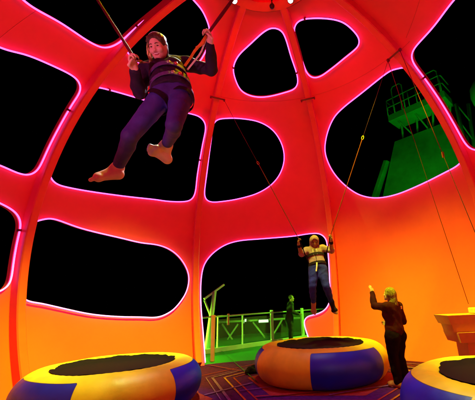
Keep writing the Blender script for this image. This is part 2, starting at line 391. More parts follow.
def refine(poly, closed=True, step=.4):
    """centripetal spline through the outline, resampled evenly and lightly relaxed"""
    P = [np.array(p, float) for p in poly]; n = len(P); out = []
    ln = lambda a, b: math.hypot((b-a)[0]*math.cos(rad((a[1]+b[1])/2)), (b-a)[1])
    for i in range(n if closed else n-1):
        g = lambda j: P[j % n] if closed else P[min(max(j, 0), n-1)]
        p0, p1, p2, p3 = g(i-1), g(i), g(i+1), g(i+2)
        if not closed and i == 0: p0 = 2*p1-p2
        if not closed and i == n-2: p3 = 2*p2-p1
        t0 = 0; t1 = t0+max(ln(p0, p1), 1e-3)**.5; t2 = t1+max(ln(p1, p2), 1e-3)**.5; t3 = t2+max(ln(p2, p3), 1e-3)**.5
        m = max(3, int(ln(p1, p2)/.15))
        for k in range(m):
            t = t1+(t2-t1)*k/m
            A1 = p0*(t1-t)/(t1-t0)+p1*(t-t0)/(t1-t0); A2 = p1*(t2-t)/(t2-t1)+p2*(t-t1)/(t2-t1); A3 = p2*(t3-t)/(t3-t2)+p3*(t-t2)/(t3-t2)
            B1 = A1*(t2-t)/(t2-t0)+A2*(t-t0)/(t2-t0); B2 = A2*(t3-t)/(t3-t1)+A3*(t-t1)/(t3-t1)
            out.append(B1*(t2-t)/(t2-t1)+B2*(t-t1)/(t2-t1))
    if not closed: out.append(P[-1])
    X = np.array(out)
    if closed: X = np.vstack([X, X[:1]])
    dl = np.hypot(np.diff(X[:, 0])*np.cos(np.radians((X[1:, 1]+X[:-1, 1])/2)), np.diff(X[:, 1])); cum = np.concatenate([[0], np.cumsum(dl)])
    m = int(cum[-1]/step); q = np.linspace(0, cum[-1], m+1)
    X = np.stack([np.interp(q, cum, X[:, 0]), np.interp(q, cum, X[:, 1])], 1)
    if closed:
        X = X[:-1]
        for _ in range(10): X = .5*X+.25*(np.roll(X, 1, 0)+np.roll(X, -1, 0))
    else:
        for _ in range(10): X[1:-1] = .5*X[1:-1]+.25*(X[2:]+X[:-2])
    return list(X)

def inside(P, poly):
    x, y = P[:, 0], P[:, 1]; r = np.zeros(len(P), bool); n = len(poly)
    for i in range(n):
        x1, y1 = poly[i]; x2, y2 = poly[(i+1) % n]
        c = ((y1 > y) != (y2 > y)); xi = (x2-x1)*(y-y1)/(y2-y1+1e-12)+x1
        r ^= c & (x < xi)
    return r

dome = thing('dome', 'huge red painted ribbed dome with rounded openings edged in pink neon', 'dome', (AX, AY, 0))
THK = .085; ELT = 77.5
NEON_PTS = []
for bay in range(8):
    a0 = RIBS[bay]; a1 = RIBS[bay+1] if bay < 7 else RIBS[0]+360
    polys = [np.array(refine(p)) for p in OPEN[bay]]
    pts = []; edges = []
    nA = int((a1-a0)/2.0); nE = int((ELT-EL0)/2.0)
    Ag = np.linspace(a0, a1, nA+1); Eg = np.linspace(EL0, ELT, nE+1)
    for i, a in enumerate(Ag):
        for j, e in enumerate(Eg):
            bd = i in (0, nA) or j in (0, nE)
            if not bd:
                ok = True
                for pl in polys:
                    if np.min(np.hypot((pl[:, 0]-a)*math.cos(rad(e)), pl[:, 1]-e)) < .6: ok = False; break
                if not ok: continue
            pts.append((a, e))
    for pl in polys:
        b = len(pts); pts += [tuple(p) for p in pl]; n = len(pl)
        edges += [(b+i, b+(i+1) % n) for i in range(n)]
    b = len(pts); pts += [(a0, EL0), (a1, EL0), (a1, ELT), (a0, ELT)]; edges += [(b, b+1), (b+1, b+2), (b+2, b+3), (b+3, b)]
    v2, e2, f2, *_ = delaunay_2d_cdt([Vector(p) for p in pts], edges, [], 0, 1e-5)
    v2 = np.array([tuple(v) for v in v2]); T = np.array([list(f) for f in f2])
    cc = v2[T].mean(1)
    keep = (cc[:, 1] > EL0) & (cc[:, 1] < ELT) & (cc[:, 0] > a0) & (cc[:, 0] < a1)
    for pl in polys: keep &= ~inside(cc, pl)
    T = T[keep]
    used = np.unique(T); mp = -np.ones(len(v2), int); mp[used] = np.arange(len(used)); v2 = v2[used]; T = mp[T]
    n = len(v2)
    Vi = np.array([S(a, e) for a, e in v2]); Vo = np.array([S(a, e, R+THK) for a, e in v2])
    # inner face must look inwards
    w = np.cross(Vi[T[:, 1]]-Vi[T[:, 0]], Vi[T[:, 2]]-Vi[T[:, 0]]); rdir = Vi[T[:, 0]]-CEN
    flip = (w*rdir).sum(1) > 0; T[flip] = T[flip][:, ::-1]
    cnt = {}
    for t in T:
        for k in range(3):
            cnt[(t[k], t[(k+1) % 3])] = 1
    bnd = [e for e in cnt if (e[1], e[0]) not in cnt]
    V = list(Vi)+list(Vo); Fs = [tuple(t) for t in T]+[(t[2]+n, t[1]+n, t[0]+n) for t in T]
    N = [tuple(-nrm(p-CEN)) for p in Vi]+[tuple(nrm(p-CEN)) for p in Vo]
    for a, b_ in bnd:
        k = len(V); q = [Vi[b_], Vi[a], Vo[a], Vo[b_]]; V += q; Fs.append((k, k+1, k+2, k+3))
        nn = nrm(np.cross(q[1]-q[0], q[2]-q[0])); N += [tuple(nn)]*4
    o = obj('wall_panel', V, Fs, M['wall'], dome)
    o.data.normals_split_custom_set_from_vertices(N)
    # neon along every opening, standing 3 cm off the shell
    for pl, src in zip(polys, OPEN[bay]):
        door = min(p[1] for p in src) < -33
        if door:
            q = [p for p in refine(src, False) if p[1] > EL0+.3]
            o = MB().tube([S(a, e, R-.06) for a, e in q], .016, 8).build('neon_tube', M['neon'], dome, True)
        else:
            q = pl
            o = MB().tube([S(a, e, R-.06) for a, e in q], .016, 8, True).build('neon_tube', M['neon'], dome, True)
        NEON_PTS.append((o, q))
        for ca, ce in ((-72.4, 31), (-72.5, 2), (-72.5, 56), (-29.1, 30), (-66, 41), (13.4, 58), (63.3, 41), (-22, 59.6), (31, 71.3), (-93, 13.4)):
            dk = [math.hypot((p_[0]-ca)*math.cos(rad(ce)), p_[1]-ce) for p_ in q]; k = int(np.argmin(dk))
            if dk[k] > 1.5 or k >= len(q)-1: continue   # a few stand-off clips that carry the tube
            a, e = q[k]; p = S(a, e, R-.045); nrd = nrm(p-CEN); tg = nrm(S(*q[k+1])-S(a, e)); sd = np.cross(nrd, tg)
            MB().box(p, (.05, .05, .085), [tg, sd, nrd], .006).build('tube_clip', M['clip'], o)

RD = .21
for az in RIBS:
    els = np.linspace(EL0, 77.6, 70); sec = [(-.085, .03), (-.085, -RD+.02), (-.065, -RD), (.065, -RD), (.085, -RD+.02), (.085, .03)]
    V = []; tang = np.array([math.cos(rad(az)), -math.sin(rad(az)), 0])
    for e in els:
        c = S(az, e); rd = nrm(c-CEN)
        V += [c+tang*x+rd*y for x, y in sec]
    Fs = []
    m = len(sec)
    for i in range(len(els)-1):
        for k in range(m):
            l = (k+1) % m; Fs.append((i*m+k, i*m+l, (i+1)*m+l, (i+1)*m+k))
    Fs += [tuple(range(m)), tuple(range(len(V)-m, len(V)))[::-1]]
    rib = obj('rib', V, Fs, M['rib'], dome, False)
    if az == -71.0: continue
    # cross bracket with two pulleys for the bungees, at the level of the upper band
    mb = MB(); c = S(az, 50.4, R-RD-.02); rd = nrm(c-CEN); up = np.cross(rd, tang)
    mb.box(c, (.40, .04, .03), [tang, up, rd])
    for sgn in (-1, 1):
        mb.lathe(c+tang*.19*sgn-rd*.05, [(.0, -.015), (.045, -.015), (.03, 0), (.045, .015), (0, .015)], 14, [rd, up, tang])
    mb.build('pulley_bracket', M['clip'], rib)
# crown
els = [ELT, ELT+1.2]
mb = MB(); prof = []
for el, r in ((76.6, R-RD-.03), (78.9, R-RD-.03), (78.9, R+.05), (76.6, R+.05)):
    prof.append((r*math.cos(rad(el)), r*math.sin(rad(el))))
V = []; n = 64
for q in np.linspace(0, 2*math.pi, n, endpoint=False):
    V += [CEN+np.array([r*math.cos(q), r*math.sin(q), z]) for r, z in prof]
Fs = [(i*4+k, i*4+(k+1) % 4, ((i+1) % n)*4+(k+1) % 4, ((i+1) % n)*4+k) for i in range(n) for k in range(4)]
obj('crown_ring', V, Fs, M['rib'], dome, False)
V = []; rings = [78.9, 81, 83, 85, 87, 89.5]
for e in rings:
    V += [S(q, e, R) for q in np.linspace(0, 360, 48, endpoint=False)]
Fs = [(i*48+k, (i+1)*48+k, (i+1)*48+(k+1) % 48, i*48+(k+1) % 48) for i in range(5) for k in range(48)]+[tuple(range(5*48, 6*48))]
obj('crown_cap', V, Fs, M['wall'], dome)
q = [S(a, 76.3, R-RD+.02) for a in np.linspace(0, 360, 64, endpoint=False)]
MB().tube(q, .012, 6, True).build('crown_cable', M['seam'], dome)
# panel joints in the skin
seams = [[(a, 50.4+.0*a) for a in np.linspace(17.2, 61.7, 30)], [(a, 50.4) for a in np.linspace(-27.4, 17.2, 30)],
         [(67.2, 51.2), (72, 52.3), (77, 53.3), (81.2, 54), (88, 54.8), (97, 55)], [(-94.2, e) for e in np.linspace(33.9, 42.6, 8)],
         [(a, 50.0) for a in np.linspace(62, 67.2, 5)]]
for sm in seams:
    MB().tube([S(a, e, R-.001) for a, e in sm], .004, 6).build('panel_joint', M['seam'], dome)

# ================================================================== GROUND
def sheet(name, V, m, z=0):
    o = obj(name, [(x, y, z) for x, y in V], [list(range(len(V)))], m, None, False, False); o['kind'] = 'structure'; return o
rb = math.sqrt(R*R-H0*H0)
sheet('floor', [(AX+(rb+.12)*math.cos(q), AY+(rb+.12)*math.sin(q)) for q in np.linspace(0, 2*math.pi, 96, endpoint=False)], M['carpet'], 0)
sheet('deck', [(-30, -12), (30, -12), (30, 17.5), (-2.2, 17.5), (-8, 8.5), (-30, 8.5)], M['deck'], -.012)
sheet('sea', [(-4000, -4000), (4000, -4000), (4000, 4000), (-4000, 4000)], M['sea'], -28)

# ------------------------------------------------------------------ trampolines
TR0, TRT = 1.0, .32
TR = {'centre': (0.58, 7.14), 'left': (-2.80, 5.66), 'right': (2.50, 3.86), 'near': (-1.12, 1.98)}
# patterned lines of the carpet
def poly_line(pts, w):
    V = []; Fs = []; pts = [np.array(p, float) for p in pts]
    for i in range(len(pts)-1):
        a, b = pts[i], pts[i+1]; t = b-a; t = t/np.linalg.norm(t); nn = np.array([-t[1], t[0]])*w/2
        a = a-t*w/2*.55; b = b+t*w/2*.55; k = len(V); V += [a-nn, b-nn, b+nn, a+nn]; Fs.append((k, k+1, k+2, k+3))
    return V, Fs
def floor_pt(px, py):
    r = ray(px, py); p = CAM+r*(-CAM[2]/r[2]); return p[:2]
layers = {}
def lay(m, z, VF):
    V, Fs = layers.setdefault((m, z), ([], [])); k = len(V); V += [(float(v[0]), float(v[1]), z) for v in VF[0]]; Fs += [[i+k for i in f] for f in VF[1]]
for key, (tx, ty) in TR.items():
    if key == 'near': rot = rad(30)
    elif key == 'centre':
        v = floor_pt(222, 378)-np.array([tx, ty]); rot = math.atan2(v[1], v[0])
    else: rot = rad({'left': 10, 'right': 25}[key])
    hexa = lambda r, n=6, o=0: [(tx+r*math.cos(rot+o+i*2*math.pi/n), ty+r*math.sin(rot+o+i*2*math.pi/n)) for i in range(n)]
    lay('c_red', .004, (hexa(1.52), [tuple(range(6))]))
    for r, m, w in () if key != 'centre' else ((1.82, 'c_red', .035), (2.02, 'c_or', .035), (2.28, 'c_pu', .05), (2.42, 'c_pu', .02), (2.75, 'c_red', .03)):
        h = [tuple(np.array([AX, AY])+(np.array(v)-np.array([AX, AY]))*min(1, (rb-.06)/np.linalg.norm(np.array(v)-np.array([AX, AY])))) for v in hexa(r)]
        lay(m, .008 if m == 'c_red' else .012, poly_line(h+[h[0]], w))
for a, b, m, w in (((219, 349.5), (258, 384), 'c_gr', .018), ((205, 396), (252, 384), 'c_pu', .045),
                   ((240, 392), (300, 384), 'c_pu', .03), ((404, 364), (440, 367), 'c_pu', .05), ((404, 368), (437, 371), 'c_pu', .05), ((408, 372), (432, 375), 'c_pu', .05),
                   ((256, 398), (320, 393), 'c_red', .05), ((330, 396), (392, 386), 'c_pu', .04), ((210, 366), (240, 372), 'c_red', .03)):
    A_, B_ = floor_pt(*a), floor_pt(*b)
    lay(m, .024 if m == 'c_pu' else .027, poly_line([A_, B_], w))
for (m, z), (V, Fs) in layers.items():
    o = obj('floor_marking', V, Fs, M[m], None, False, False); o['kind'] = 'structure'

def make_trampoline(label, x, y, rot):
    t = thing('trampoline', label, 'trampoline', (x, y, 0), 'inflatable ring trampolines under the dome')
    na, nb = 216, 56; V = []; blue = []
    for i in range(na):
        a = 2*math.pi*i/na
        seg = (math.degrees(a)) % 120        # yellow 0..56, blue 56..120
        bul = .010*abs(math.sin(a*3+.3))+.004*math.sin(a*7)
        pk = .0045*math.sin(a*54+2*math.sin(a*5))*(.4+.6*abs(math.sin(a*3)))
        for j in range(nb):
            b = 2*math.pi*j/nb
            rr = TRT+bul*(.5+.5*math.cos(b))+pk*max(0, math.sin(b))*max(0, .35-math.cos(b))
            z = TRT+rr*math.sin(b)*1.0
            z = max(z, .004+.03*max(0, .0-math.sin(b))**2)
            V.append(((TR0+rr*math.cos(b))*math.cos(a), (TR0+rr*math.cos(b))*math.sin(a), z))
            bd = math.degrees(b); bd = bd-360 if bd > 180 else bd
            d1 = min(seg-56, 120-seg)*1.3*.0175; d2 = min(58-bd, bd+100)*TRT*.0175*.9
            blue.append(max(0, min(1, .5+min(d1, d2)/.045)))
    Fs = [(i*nb+j, ((i+1) % na)*nb+j, ((i+1) % na)*nb+(j+1) % nb, i*nb+(j+1) % nb) for i in range(na) for j in range(nb)]
    o = obj('inflatable_ring', V, Fs, M['vinyl'], t, True, False)
    at_ = o.data.attributes.new('blue', 'FLOAT', 'POINT'); at_.data.foreach_set('value', blue)
    # jump mat: ragged laced edge lying on the crown of the ring, the bed just below
    n = 180; V = []; rs = np.random.RandomState(3)
    jag = np.interp(np.arange(n), np.arange(0, n+4, 4), rs.uniform(-.03, .028, n//4+1))+rs.uniform(-.006, .006, n)
    zt = lambda r: TRT+math.sqrt(max(0, (TRT+.006)**2-(TR0-r)**2))
    for r0 in (0, 1, 2, 3, 4):
        for i in range(n):
            a = 2*math.pi*i/n; r = [.05, .5, .70, .80, .885+jag[i]][r0]
            z = [.565, .568, .578, zt(.80)+.008, zt(r)+.010][r0]
            V.append((r*math.cos(a), r*math.sin(a), z))
    Fs = [(k*n+i, k*n+(i+1) % n, (k+1)*n+(i+1) % n, (k+1)*n+i) for k in range(4) for i in range(n)]+[tuple(range(n-1, -1, -1))]
    Fs = [f[::-1] for f in Fs]
    obj('jump_mat', V, Fs, M['mat_net'], t, True, False)
    mb = MB(); a = math.radians(200)
    mb.lathe((1.305*math.cos(a), 1.305*math.sin(a), .22), [(0, 0), (.035, 0), (.035, .02), (.02, .03), (0, .03)], 14, [(-math.sin(a), math.cos(a), 0), (0, 0, 1), (math.cos(a), math.sin(a), 0)])
    mb.build('air_valve', M['strap_bk'], t, False, False)
    t.rotation_euler = (0, 0, rot)
    return t
def copy_tree(o, parent=None):
    c = o.copy(); C.objects.link(c); c.parent = parent
    for ch in list(o.children): copy_tree(ch, c)
    return c
def face_rot(key, deg):                      # turn so that local angle 0 lies deg to the right of the side facing the camera
    x, y = TR[key]; return math.atan2(-y, -x)+rad(deg)
t0 = make_trampoline('yellow and blue inflatable trampoline under the airborne man in jeans', *TR['centre'], face_rot('centre', -64))
for key, deg, lab in (('left', -20, 'yellow and blue inflatable trampoline by the low wall left of the door opening'),
                      ('right', -142, 'yellow and blue inflatable trampoline beside the orange stepped console'),
                      ('near', 0, 'yellow and blue inflatable trampoline beneath the barefoot laughing woman')):
    t = copy_tree(t0); t.location = (*TR[key], 0); t.rotation_euler = (0, 0, face_rot(key, deg)); t['label'] = lab

# ================================================================== PEOPLE
def frame(f, u):
    """rows right, forward, up of a frame looking along f"""
    f = nrm(f); u = nrm(np.asarray(u, float)-f*(np.asarray(u, float)@f)); r = np.cross(f, u); return np.array([r, f, u])

def finger_chain(s, base, d, n, lens, r0, curl, k):
    p = np.asarray(base, float); ang = 0
    for i, L in enumerate(lens):
        ang += curl[i]; v = d*math.cos(ang)+n*math.sin(ang); q = p+v*L
        s.cone(p, q, r0*(1-.12*i), r0*(1-.12*(i+1)), k); p = q
    return p

def hand(s, wrist, d, n, side, curl=1.0, sc=1.0, rw=.026):
    """palm, four fingers and thumb; d along the hand, n out of the palm, side = direction of the thumb"""
    d = nrm(d); n = nrm(np.asarray(n, float)-d*(np.asarray(n, float)@d)); t = np.cross(n, d); t = t*np.sign(t@np.asarray(side, float)+1e-9)
    A = np.array([t, d, n])
    s.cone(wrist, wrist+d*.035*sc, rw, .024*sc, .02)
    c = wrist+d*.055*sc
    s.ell(c, np.array([.042, .052, .019])*sc, A, .015)
    for i, (o, L) in enumerate(((.030, .078), (.010, .086), (-.010, .080), (-.029, .063))):
        b = wrist+d*(.092-.004*abs(i-1))*sc+t*o*sc
        cc = [.45*curl+.05*i, .9*curl, .7*curl]
        finger_chain(s, b, nrm(d+t*o*1.2), n, [L*.45*sc, L*.32*sc, L*.25*sc], .0095*sc, cc, .006)
    b = wrist+d*.03*sc+t*.032*sc
    d2 = nrm(d*.65+t*.75+n*.2)
    p = b+d2*.034*sc; s.cone(b, p, .0135*sc, .0115*sc, .012)
    d3 = nrm(d*.8+t*(.35-.5*curl)+n*.5*curl); q = p+d3*.032*sc; s.cone(p, q, .0115*sc, .0098*sc, .006)
    d4 = nrm(d*.7-t*.35*curl+n*.6*curl); s.cone(q, q+d4*.022*sc, .0098*sc, .008*sc, .006)

def head(s, c, A, sc=1.0, smile=False):
    r, f, u = A; P = lambda x, y, z: c+sc*(r*x+f*y+u*z); B = np.array(A)
    s.ell(P(0, -.012, .032), np.array([.073, .092, .084])*sc, B, .02)
    s.ell(P(0, .016, -.026), np.array([.061, .070, .086])*sc, B, .03)
    for q in (-1, 1):
        s.cone(P(.050*q, -.004, -.052), P(.014*q, .062, -.094), .019*sc, .018*sc, .03)
        s.ell(P(.038*q, .058, -.028), np.array([.024, .022, .022])*sc, B, .02)
        s.ell(P(.076*q, -.014, -.012), np.array([.010, .019, .031])*sc, B, .008)
        s.cone(P(.012*q, .078, .020), P(.046*q, .064, .019), .010*sc, .008*sc, .012)
    s.cone(P(0, .068, -.098), P(0, .066, -.094), .021*sc, .02*sc, .02)
    for q in (-1, 1): s.ell(P(.031*q, .091, .001), np.array([.017, .014, .011])*sc, B, .012, True)
    s.cone(P(0, .082, .006), P(0, .103, -.033), .0085*sc, .0115*sc, .012)
    for q in (-1, 1): s.ell(P(.012*q, .090, -.036), np.array([.008, .010, .007])*sc, B, .008)
    s.cone(P(-.020, .079, -.055), P(.020, .079, -.055), .0085*sc, .0085*sc, .012)
    s.cone(P(-.017, .077, -.071), P(.017, .077, -.071), .008*sc, .008*sc, .012)
    if smile:
        s.ell(P(0, .088, -.0635), np.array([.035, .028, .0145])*sc, B, .005, True)
        for q in (-1, 1): s.ell(P(.040*q, .068, -.034), np.array([.020, .018, .016])*sc, B, .02)

def foot(s, ankle, heel, ball, toe, sole_n, sc=1.0, toes=True, r=.034):
    """heel, instep and five toes; sole_n points out of the sole"""
    a, h, b, t = [np.asarray(v, float) for v in (ankle, heel, ball, toe)]; d = nrm(t-h); n = nrm(np.asarray(sole_n)-d*(np.asarray(sole_n)@d)); side = np.cross(d, n)
    s.cone(a, h-n*.028, r, .031*sc, .03); s.ell(h-n*.026*sc, (.034*sc, .036*sc, .032*sc), None, .02)
    s.cone(h-n*.026*sc, b-n*.024*sc, .030*sc, .025*sc, .03)
    s.cone(a, b-n*.030*sc, r*.95, .021*sc, .05)
    for o in (-1, 1): s.cone(h-n*.024*sc+side*.006*o, b-n*.018*sc+side*.026*sc*o, .026*sc, .018*sc, .03)
    for o in (-1, 1): s.cone(b-n*.020*sc-side*.030*sc, b-n*.020*sc+side*.034*sc, .019*sc, .021*sc, .03)
    if toes:
        L = np.linalg.norm(t-b)
        for i in range(5):
            o = (.034, .016, .001, -.014, -.028)[i]*sc; l = L*(1, .97, .88, .78, .64)[i]; rr = (.0180, .0150, .0142, .0135, .0125)[i]*sc
            p = b-n*.014*sc+side*o*.9; m_ = p+d*l*.6-n*.004; s.cone(p, m_, rr*1.1, rr*.95, .009); s.cone(m_, p+d*l+n*.003, rr*.95, rr*.95, .003)

def torso_pts(J):
    up = nrm(J['neck']-J['pel']); rt = nrm(J['shR']-J['shL']); rt = nrm(rt-up*(rt@up)); hr = nrm(J['hipR']-J['hipL'])
    fw = np.cross(up, rt)                    # her right, forward, up
    return rt, fw, up

def torso(s, J, g=1.0, off=0, bust=0, arms=True, part='all', glute=1.0):
    rt, fw, up = torso_pts(J); A = np.array([rt, fw, up]); L = np.linalg.norm(J['neck']-J['pel'])
    P = lambda x, y, z: J['pel']+rt*x+fw*y+up*z*L
    e = np.array([off]*3)
    hA = frame(nrm(np.cross(up, J['hipR']-J['hipL'])), up)
    if part in ('all', 'top'):
        s.ell(P(0, -.005, .68), np.array([.142*g, .096*g, .155])+e, A, .05)
        s.ell(P(0, -.01, .86), np.array([.13*g, .075*g, .09])+e, A, .05)
        s.ell(P(0, .002, .38), np.array([.132*g, .098*g, .15])+e, A, .06)
        for q in ('R', 'L'):
            s.cone(J['neck']-up*.03, J['sh'+q], .055*g+off, .052*g+off, .05)
        if bust:
            for q in (-1, 1): s.ell(P(.072*q*g, .068*g, .62), np.array([.066, .060, .062])*bust+e, A, .05)
    if part in ('all', 'top', 'bottom'):
        s.ell(P(0, -.004, .08 if part != 'top' else .16), np.array([.158*g, .105*g, .115])+e, A, .06)
    if part in ('all', 'bottom'):
        for q, k in ((1, 'R'), (-1, 'L')): s.ell(J['hip'+k]-fw*.045*g-up*.01, np.array([.085*glute, .085*glute, .09*glute])+e, A, .05)

def legs(s, J, g=1.0, off=0, to='ankle', calf=1.0, knee=.058, ank=.036):
    for q in ('R', 'L'):
        h, k, a = J['hip'+q], J['knee'+q], J['ank'+q]; ax = nrm(k-h); bk = J.get('calf'+q, np.zeros(3))
        s.cone(h, h+(k-h)*.45, .100*g+off, .084*g+off, .05); s.cone(h+(k-h)*.45, k, .084*g+off, knee*g+off, .008)
        end = a if to == 'ankle' else k+(a-k)*to
        f_ = 1 if to == 'ankle' else to
        m = k+(a-k)*.30+bk*.012; rm = .056*g*calf; ra = rm+(ank*g-rm)*((f_-.30)/.70)
        s.cone(k, m, knee*g*.97+off, rm+off, .014); s.cone(m, end, rm+off, ra+off, .008)

def arms(s, J, g=1.0, off=0, which='RL', to=1.0):
    for q in which:
        a, b, c = J['sh'+q], J['el'+q], J['wr'+q]
        s.cone(a, b, .052*g+off, .042*g+off, .04)
        if to > 0:
            c = b+(c-b)*to
            s.cone(b, b+(c-b)*.3, .042*g+off, .042*g+off, .012); s.cone(b+(c-b)*.3, c, .042*g+off, .029*g+(off), .008)

def bounds(pts, pad):
    P = np.array(pts); return P.min(0)-pad, P.max(0)+pad

def around(J, z, rx, ry, ctr=None, n=28, tilt=0):
    """closed loop round the torso at fraction z of pelvis-to-neck"""
    rt, fw, up = torso_pts(J); L = np.linalg.norm(J['neck']-J['pel']); c = J['pel']+up*z*L
    return [c+rt*rx*math.cos(q)+fw*ry*math.sin(q)+up*tilt*math.sin(q) for q in np.linspace(0, 2*math.pi, n+1)], up

def face_parts(p, c, A, sc=1.0, smile=False, browm='brow'):
    r, f, u = A; P = lambda x, y, z: c+sc*(r*x+f*y+u*z)
    for q in (-1, 1):
        V, Fs = Sdf(P(.031*q, .076, .002)-.02, P(.031*q, .076, .002)+.02, .0022).ell(P(.031*q, .0765, .002), np.array([.0115, .0090, .0062])*sc, A).mesh()
        fastobj('eye', V, Fs, M['eye'], p)
        MB().tube([P(.013*q, .092, .021), P(.030*q, .088, .027), P(.047*q, .073, .021)], [.003, .0036, .002], 6).build('eyebrow', M[browm], p, True)
    if smile:
        V, Fs = Sdf(P(0, .07, -.060)-.05, P(0, .07, -.060)+.05, .0022).ell(P(0, .058, -.0605), np.array([.033, .024, .0105])*sc, A).mesh()
        fastobj('teeth', V, Fs, M['teeth'], p)
        lp = [P(x, .0885-34*x*x, -.0535+11*x*x) for x in np.linspace(-.034, .034, 11)]
        l2 = [P(x, .0865-34*x*x, -.0775+29*x*x) for x in np.linspace(-.033, .033, 11)]
        MB().tube(lp, [.001]+[.0032]*9+[.001], 6).build('upper_lip', M['lips'], p, True); MB().tube(l2, [.001]+[.004]*9+[.001], 6).build('lower_lip', M['lips'], p, True)
    else:
        MB().tube([P(x, .087-25*x*x, -.062) for x in np.linspace(-.021, .021, 7)], .0045, 6).build('lips', M['lips'], p, True)

# ---------- the woman in the air
VIEW = nrm(at(160, 80, 2.3)-CAM); CB = -VIEW; CRW = nrm(CR-VIEW*(CR@VIEW)); CUW = np.cross(CRW, VIEW)
J = {}
J['pel'] = at(171.5, 90, 2.28)
J['neck'] = reach(165.5, 63.5, J['pel'], .47, False)
J['shR'] = J['neck']+(-CRW*.172-CUW*.055+CB*.03); J['shL'] = J['neck']+(CRW*.185+CUW*.000-CB*.03)
J['hipR'] = J['pel']-CRW*.078-CUW*.050+CB*.02; J['hipL'] = J['pel']+CRW*.082-CUW*.045
J['kneeR'] = reach(130, 136, J['hipR'], .455, True); J['ankR'] = reach(117.5, 168, J['kneeR'], .385, False)
J['kneeL'] = reach(174, 125, J['hipL'], .42, True); J['ankL'] = reach(166.5, 145, J['kneeL'], .39, False)
J['calfR'] = CRW*.9; J['calfL'] = CRW
J['elR'] = reach(139.5, 93, J['shR'], .285, True); J['wrR'] = reach(135.5, 71, J['elR'], .235, True)
J['elL'] = reach(211.5, 70, J['shL'], .285, True); J['wrL'] = reach(210.5, 46, J['elL'], .24, True)
W1 = J
hc = reach(157.6, 47.0, J['neck'], .180, True)
HA = frame(CB*.93-CRW*.36-CUW*.02, CUW-CRW*.20); HA1 = HA
pw = thing('person', 'barefoot laughing woman in dark top and violet leggings swinging in bungee straps', 'person', (*J['pel'][:2], J['pel'][2]))
ankR, ankL = J['ankR'], J['ankL']
heR = ankR+(at(119.5, 179, 2.2)-at(117.5, 168, 2.2))*.95; dR = nrm(-CRW*.97+CUW*.02+CB*.22); nR = nrm(-CUW+CB*.12)
toR = heR+dR*.205; baR = heR+dR*.150
nL = nrm(-CUW*.45+CB*.85-CRW*.1); heL = ankL+(-CUW*.135+CB*.03-CRW*.012); dL = nrm(-CRW*.66+CUW*.62+CB*.22)
toL = heL+dL*.195; baL = heL+dL*.138
lo, hi = bounds(list(J[k] for k in J if not k.startswith('calf'))+[hc+CUW*.15, toR, toL, heR, heL, J['wrL']+CUW*.2, J['wrR']+CUW*.2], .19)
s = Sdf(lo, hi, .0058)
torso(s, J, .84, 0, .70, glute=.72); legs(s, J, .86, calf=1.05, knee=.064, ank=.043); arms(s, J, .92)
s.cone(J['neck']-torso_pts(J)[2]*.02, hc-HA[2]*.05-HA[1]*.02, .054, .048, .04)
head(s, hc, HA, .90, True)
foot(s, ankR, heR, baR, toR, nR, .95, r=.040); foot(s, ankL, heL, baL, toL, nL, .95, r=.040)
ropeR_dir = nrm(np.array([-3.2, 3.3, 6.9])-J['wrR']); ropeL_dir = nrm(np.array([1.4, 1.8, 6.9])-J['wrL'])
hand(s, J['wrR'], CUW*.95-CRW*.15+CB*.1, CRW*.6+CB*.5, CB-CRW*.4, 1.25, 1.0)
hand(s, J['wrL'], CUW*.98-CRW*.05, -CRW*.9+CB*.3, CB, 1.25, 1.0)
s.build('body', M['skin'], pw)
face_parts(pw, hc, HA, .90, True)
rt, fw, up = torso_pts(J)
s = Sdf(lo, hi, .0065)
torso(s, J, .90, .022, .74, part='top'); torso(s, J, .82, .018, 0, part='bottom', glute=.74); s.cone(J['neck']-up*.03, J['neck']+up*.025, .074, .068, .03)
s.cut(J['neck']+up*.03, up); s.cut(J['pel']-up*.02, -up); arms(s, J, .98, .014, to=.97); s.wrinkle(.011, 46, 4, rt, 1.2)
s.build('top', M['top_dk'], pw)
s = Sdf(lo, hi, .0065)
torso(s, J, .80, .009, 0, part='bottom', glute=.74); legs(s, J, .86, .008, to=.94, calf=1.05, knee=.064, ank=.043); s.wrinkle(.003, 38, 9)
s.cut(J['pel']+up*.10, up); s.build('leggings', M['legging'], pw)
MB().tube([J['neck']+rt*.01-fw*.02+up*.03, J['neck']-rt*.07+up*.022+fw*.045, J['shL']*.6+J['neck']*.4+up*.062+fw*.03, J['shL']+up*.058+fw*.02-rt*.01, J['shL']-rt*.05+up*.02+fw*.03], .0055, 6).build('shoulder_rim_light', M['trim'], pw, True)  # pale line along the shoulder, rim light put in as a shape
# hair pulled back with loose strands on her right
r_, f_, u_ = HA; HP = lambda x, y, z: hc+.90*(r_*x+f_*y+u_*z)
s = Sdf(hc-.26, hc+.2, .0045)
s.ell(HP(0, -.020, .042), (.079, .092, .083), HA); s.ell(HP(0, -.06, -.03), (.064, .056, .078), HA, .03)
s.wrinkle(.0026, 300, 2, r_+f_*.3, 5)
s.ell(HP(0, .108, -.022), (.066, .080, .086), HA, .012, True); s.cut(HP(0, .030, -.045), f_*.7-u_*.6)
for i in range(30):                        # combed-back locks over the crown and behind the ear
    th_ = -1.25+2.5*i/29; r0 = .079+.004*random.random(); pts_ = []
    for j in range(6):
        ph_ = .95-2.2*j/5; pts_.append(HP(r0*math.sin(th_)*math.cos(ph_*.55)*1.02, -.020+.093*math.sin(ph_), .042+.084*math.cos(th_)*max(.15, math.cos(ph_))))
    for j in range(5): s.cone(pts_[j], pts_[j+1], .0075, .0075, .004)
for i in range(5): s.cone(HP(-.074, -.01-.012*i, .01), HP(-.066+.004*i, -.02-.012*i, -.085-.01*i), .011, .005, .006)
s.ell(HP(0, .112, -.022), (.068, .082, .097), HA, .006, True)
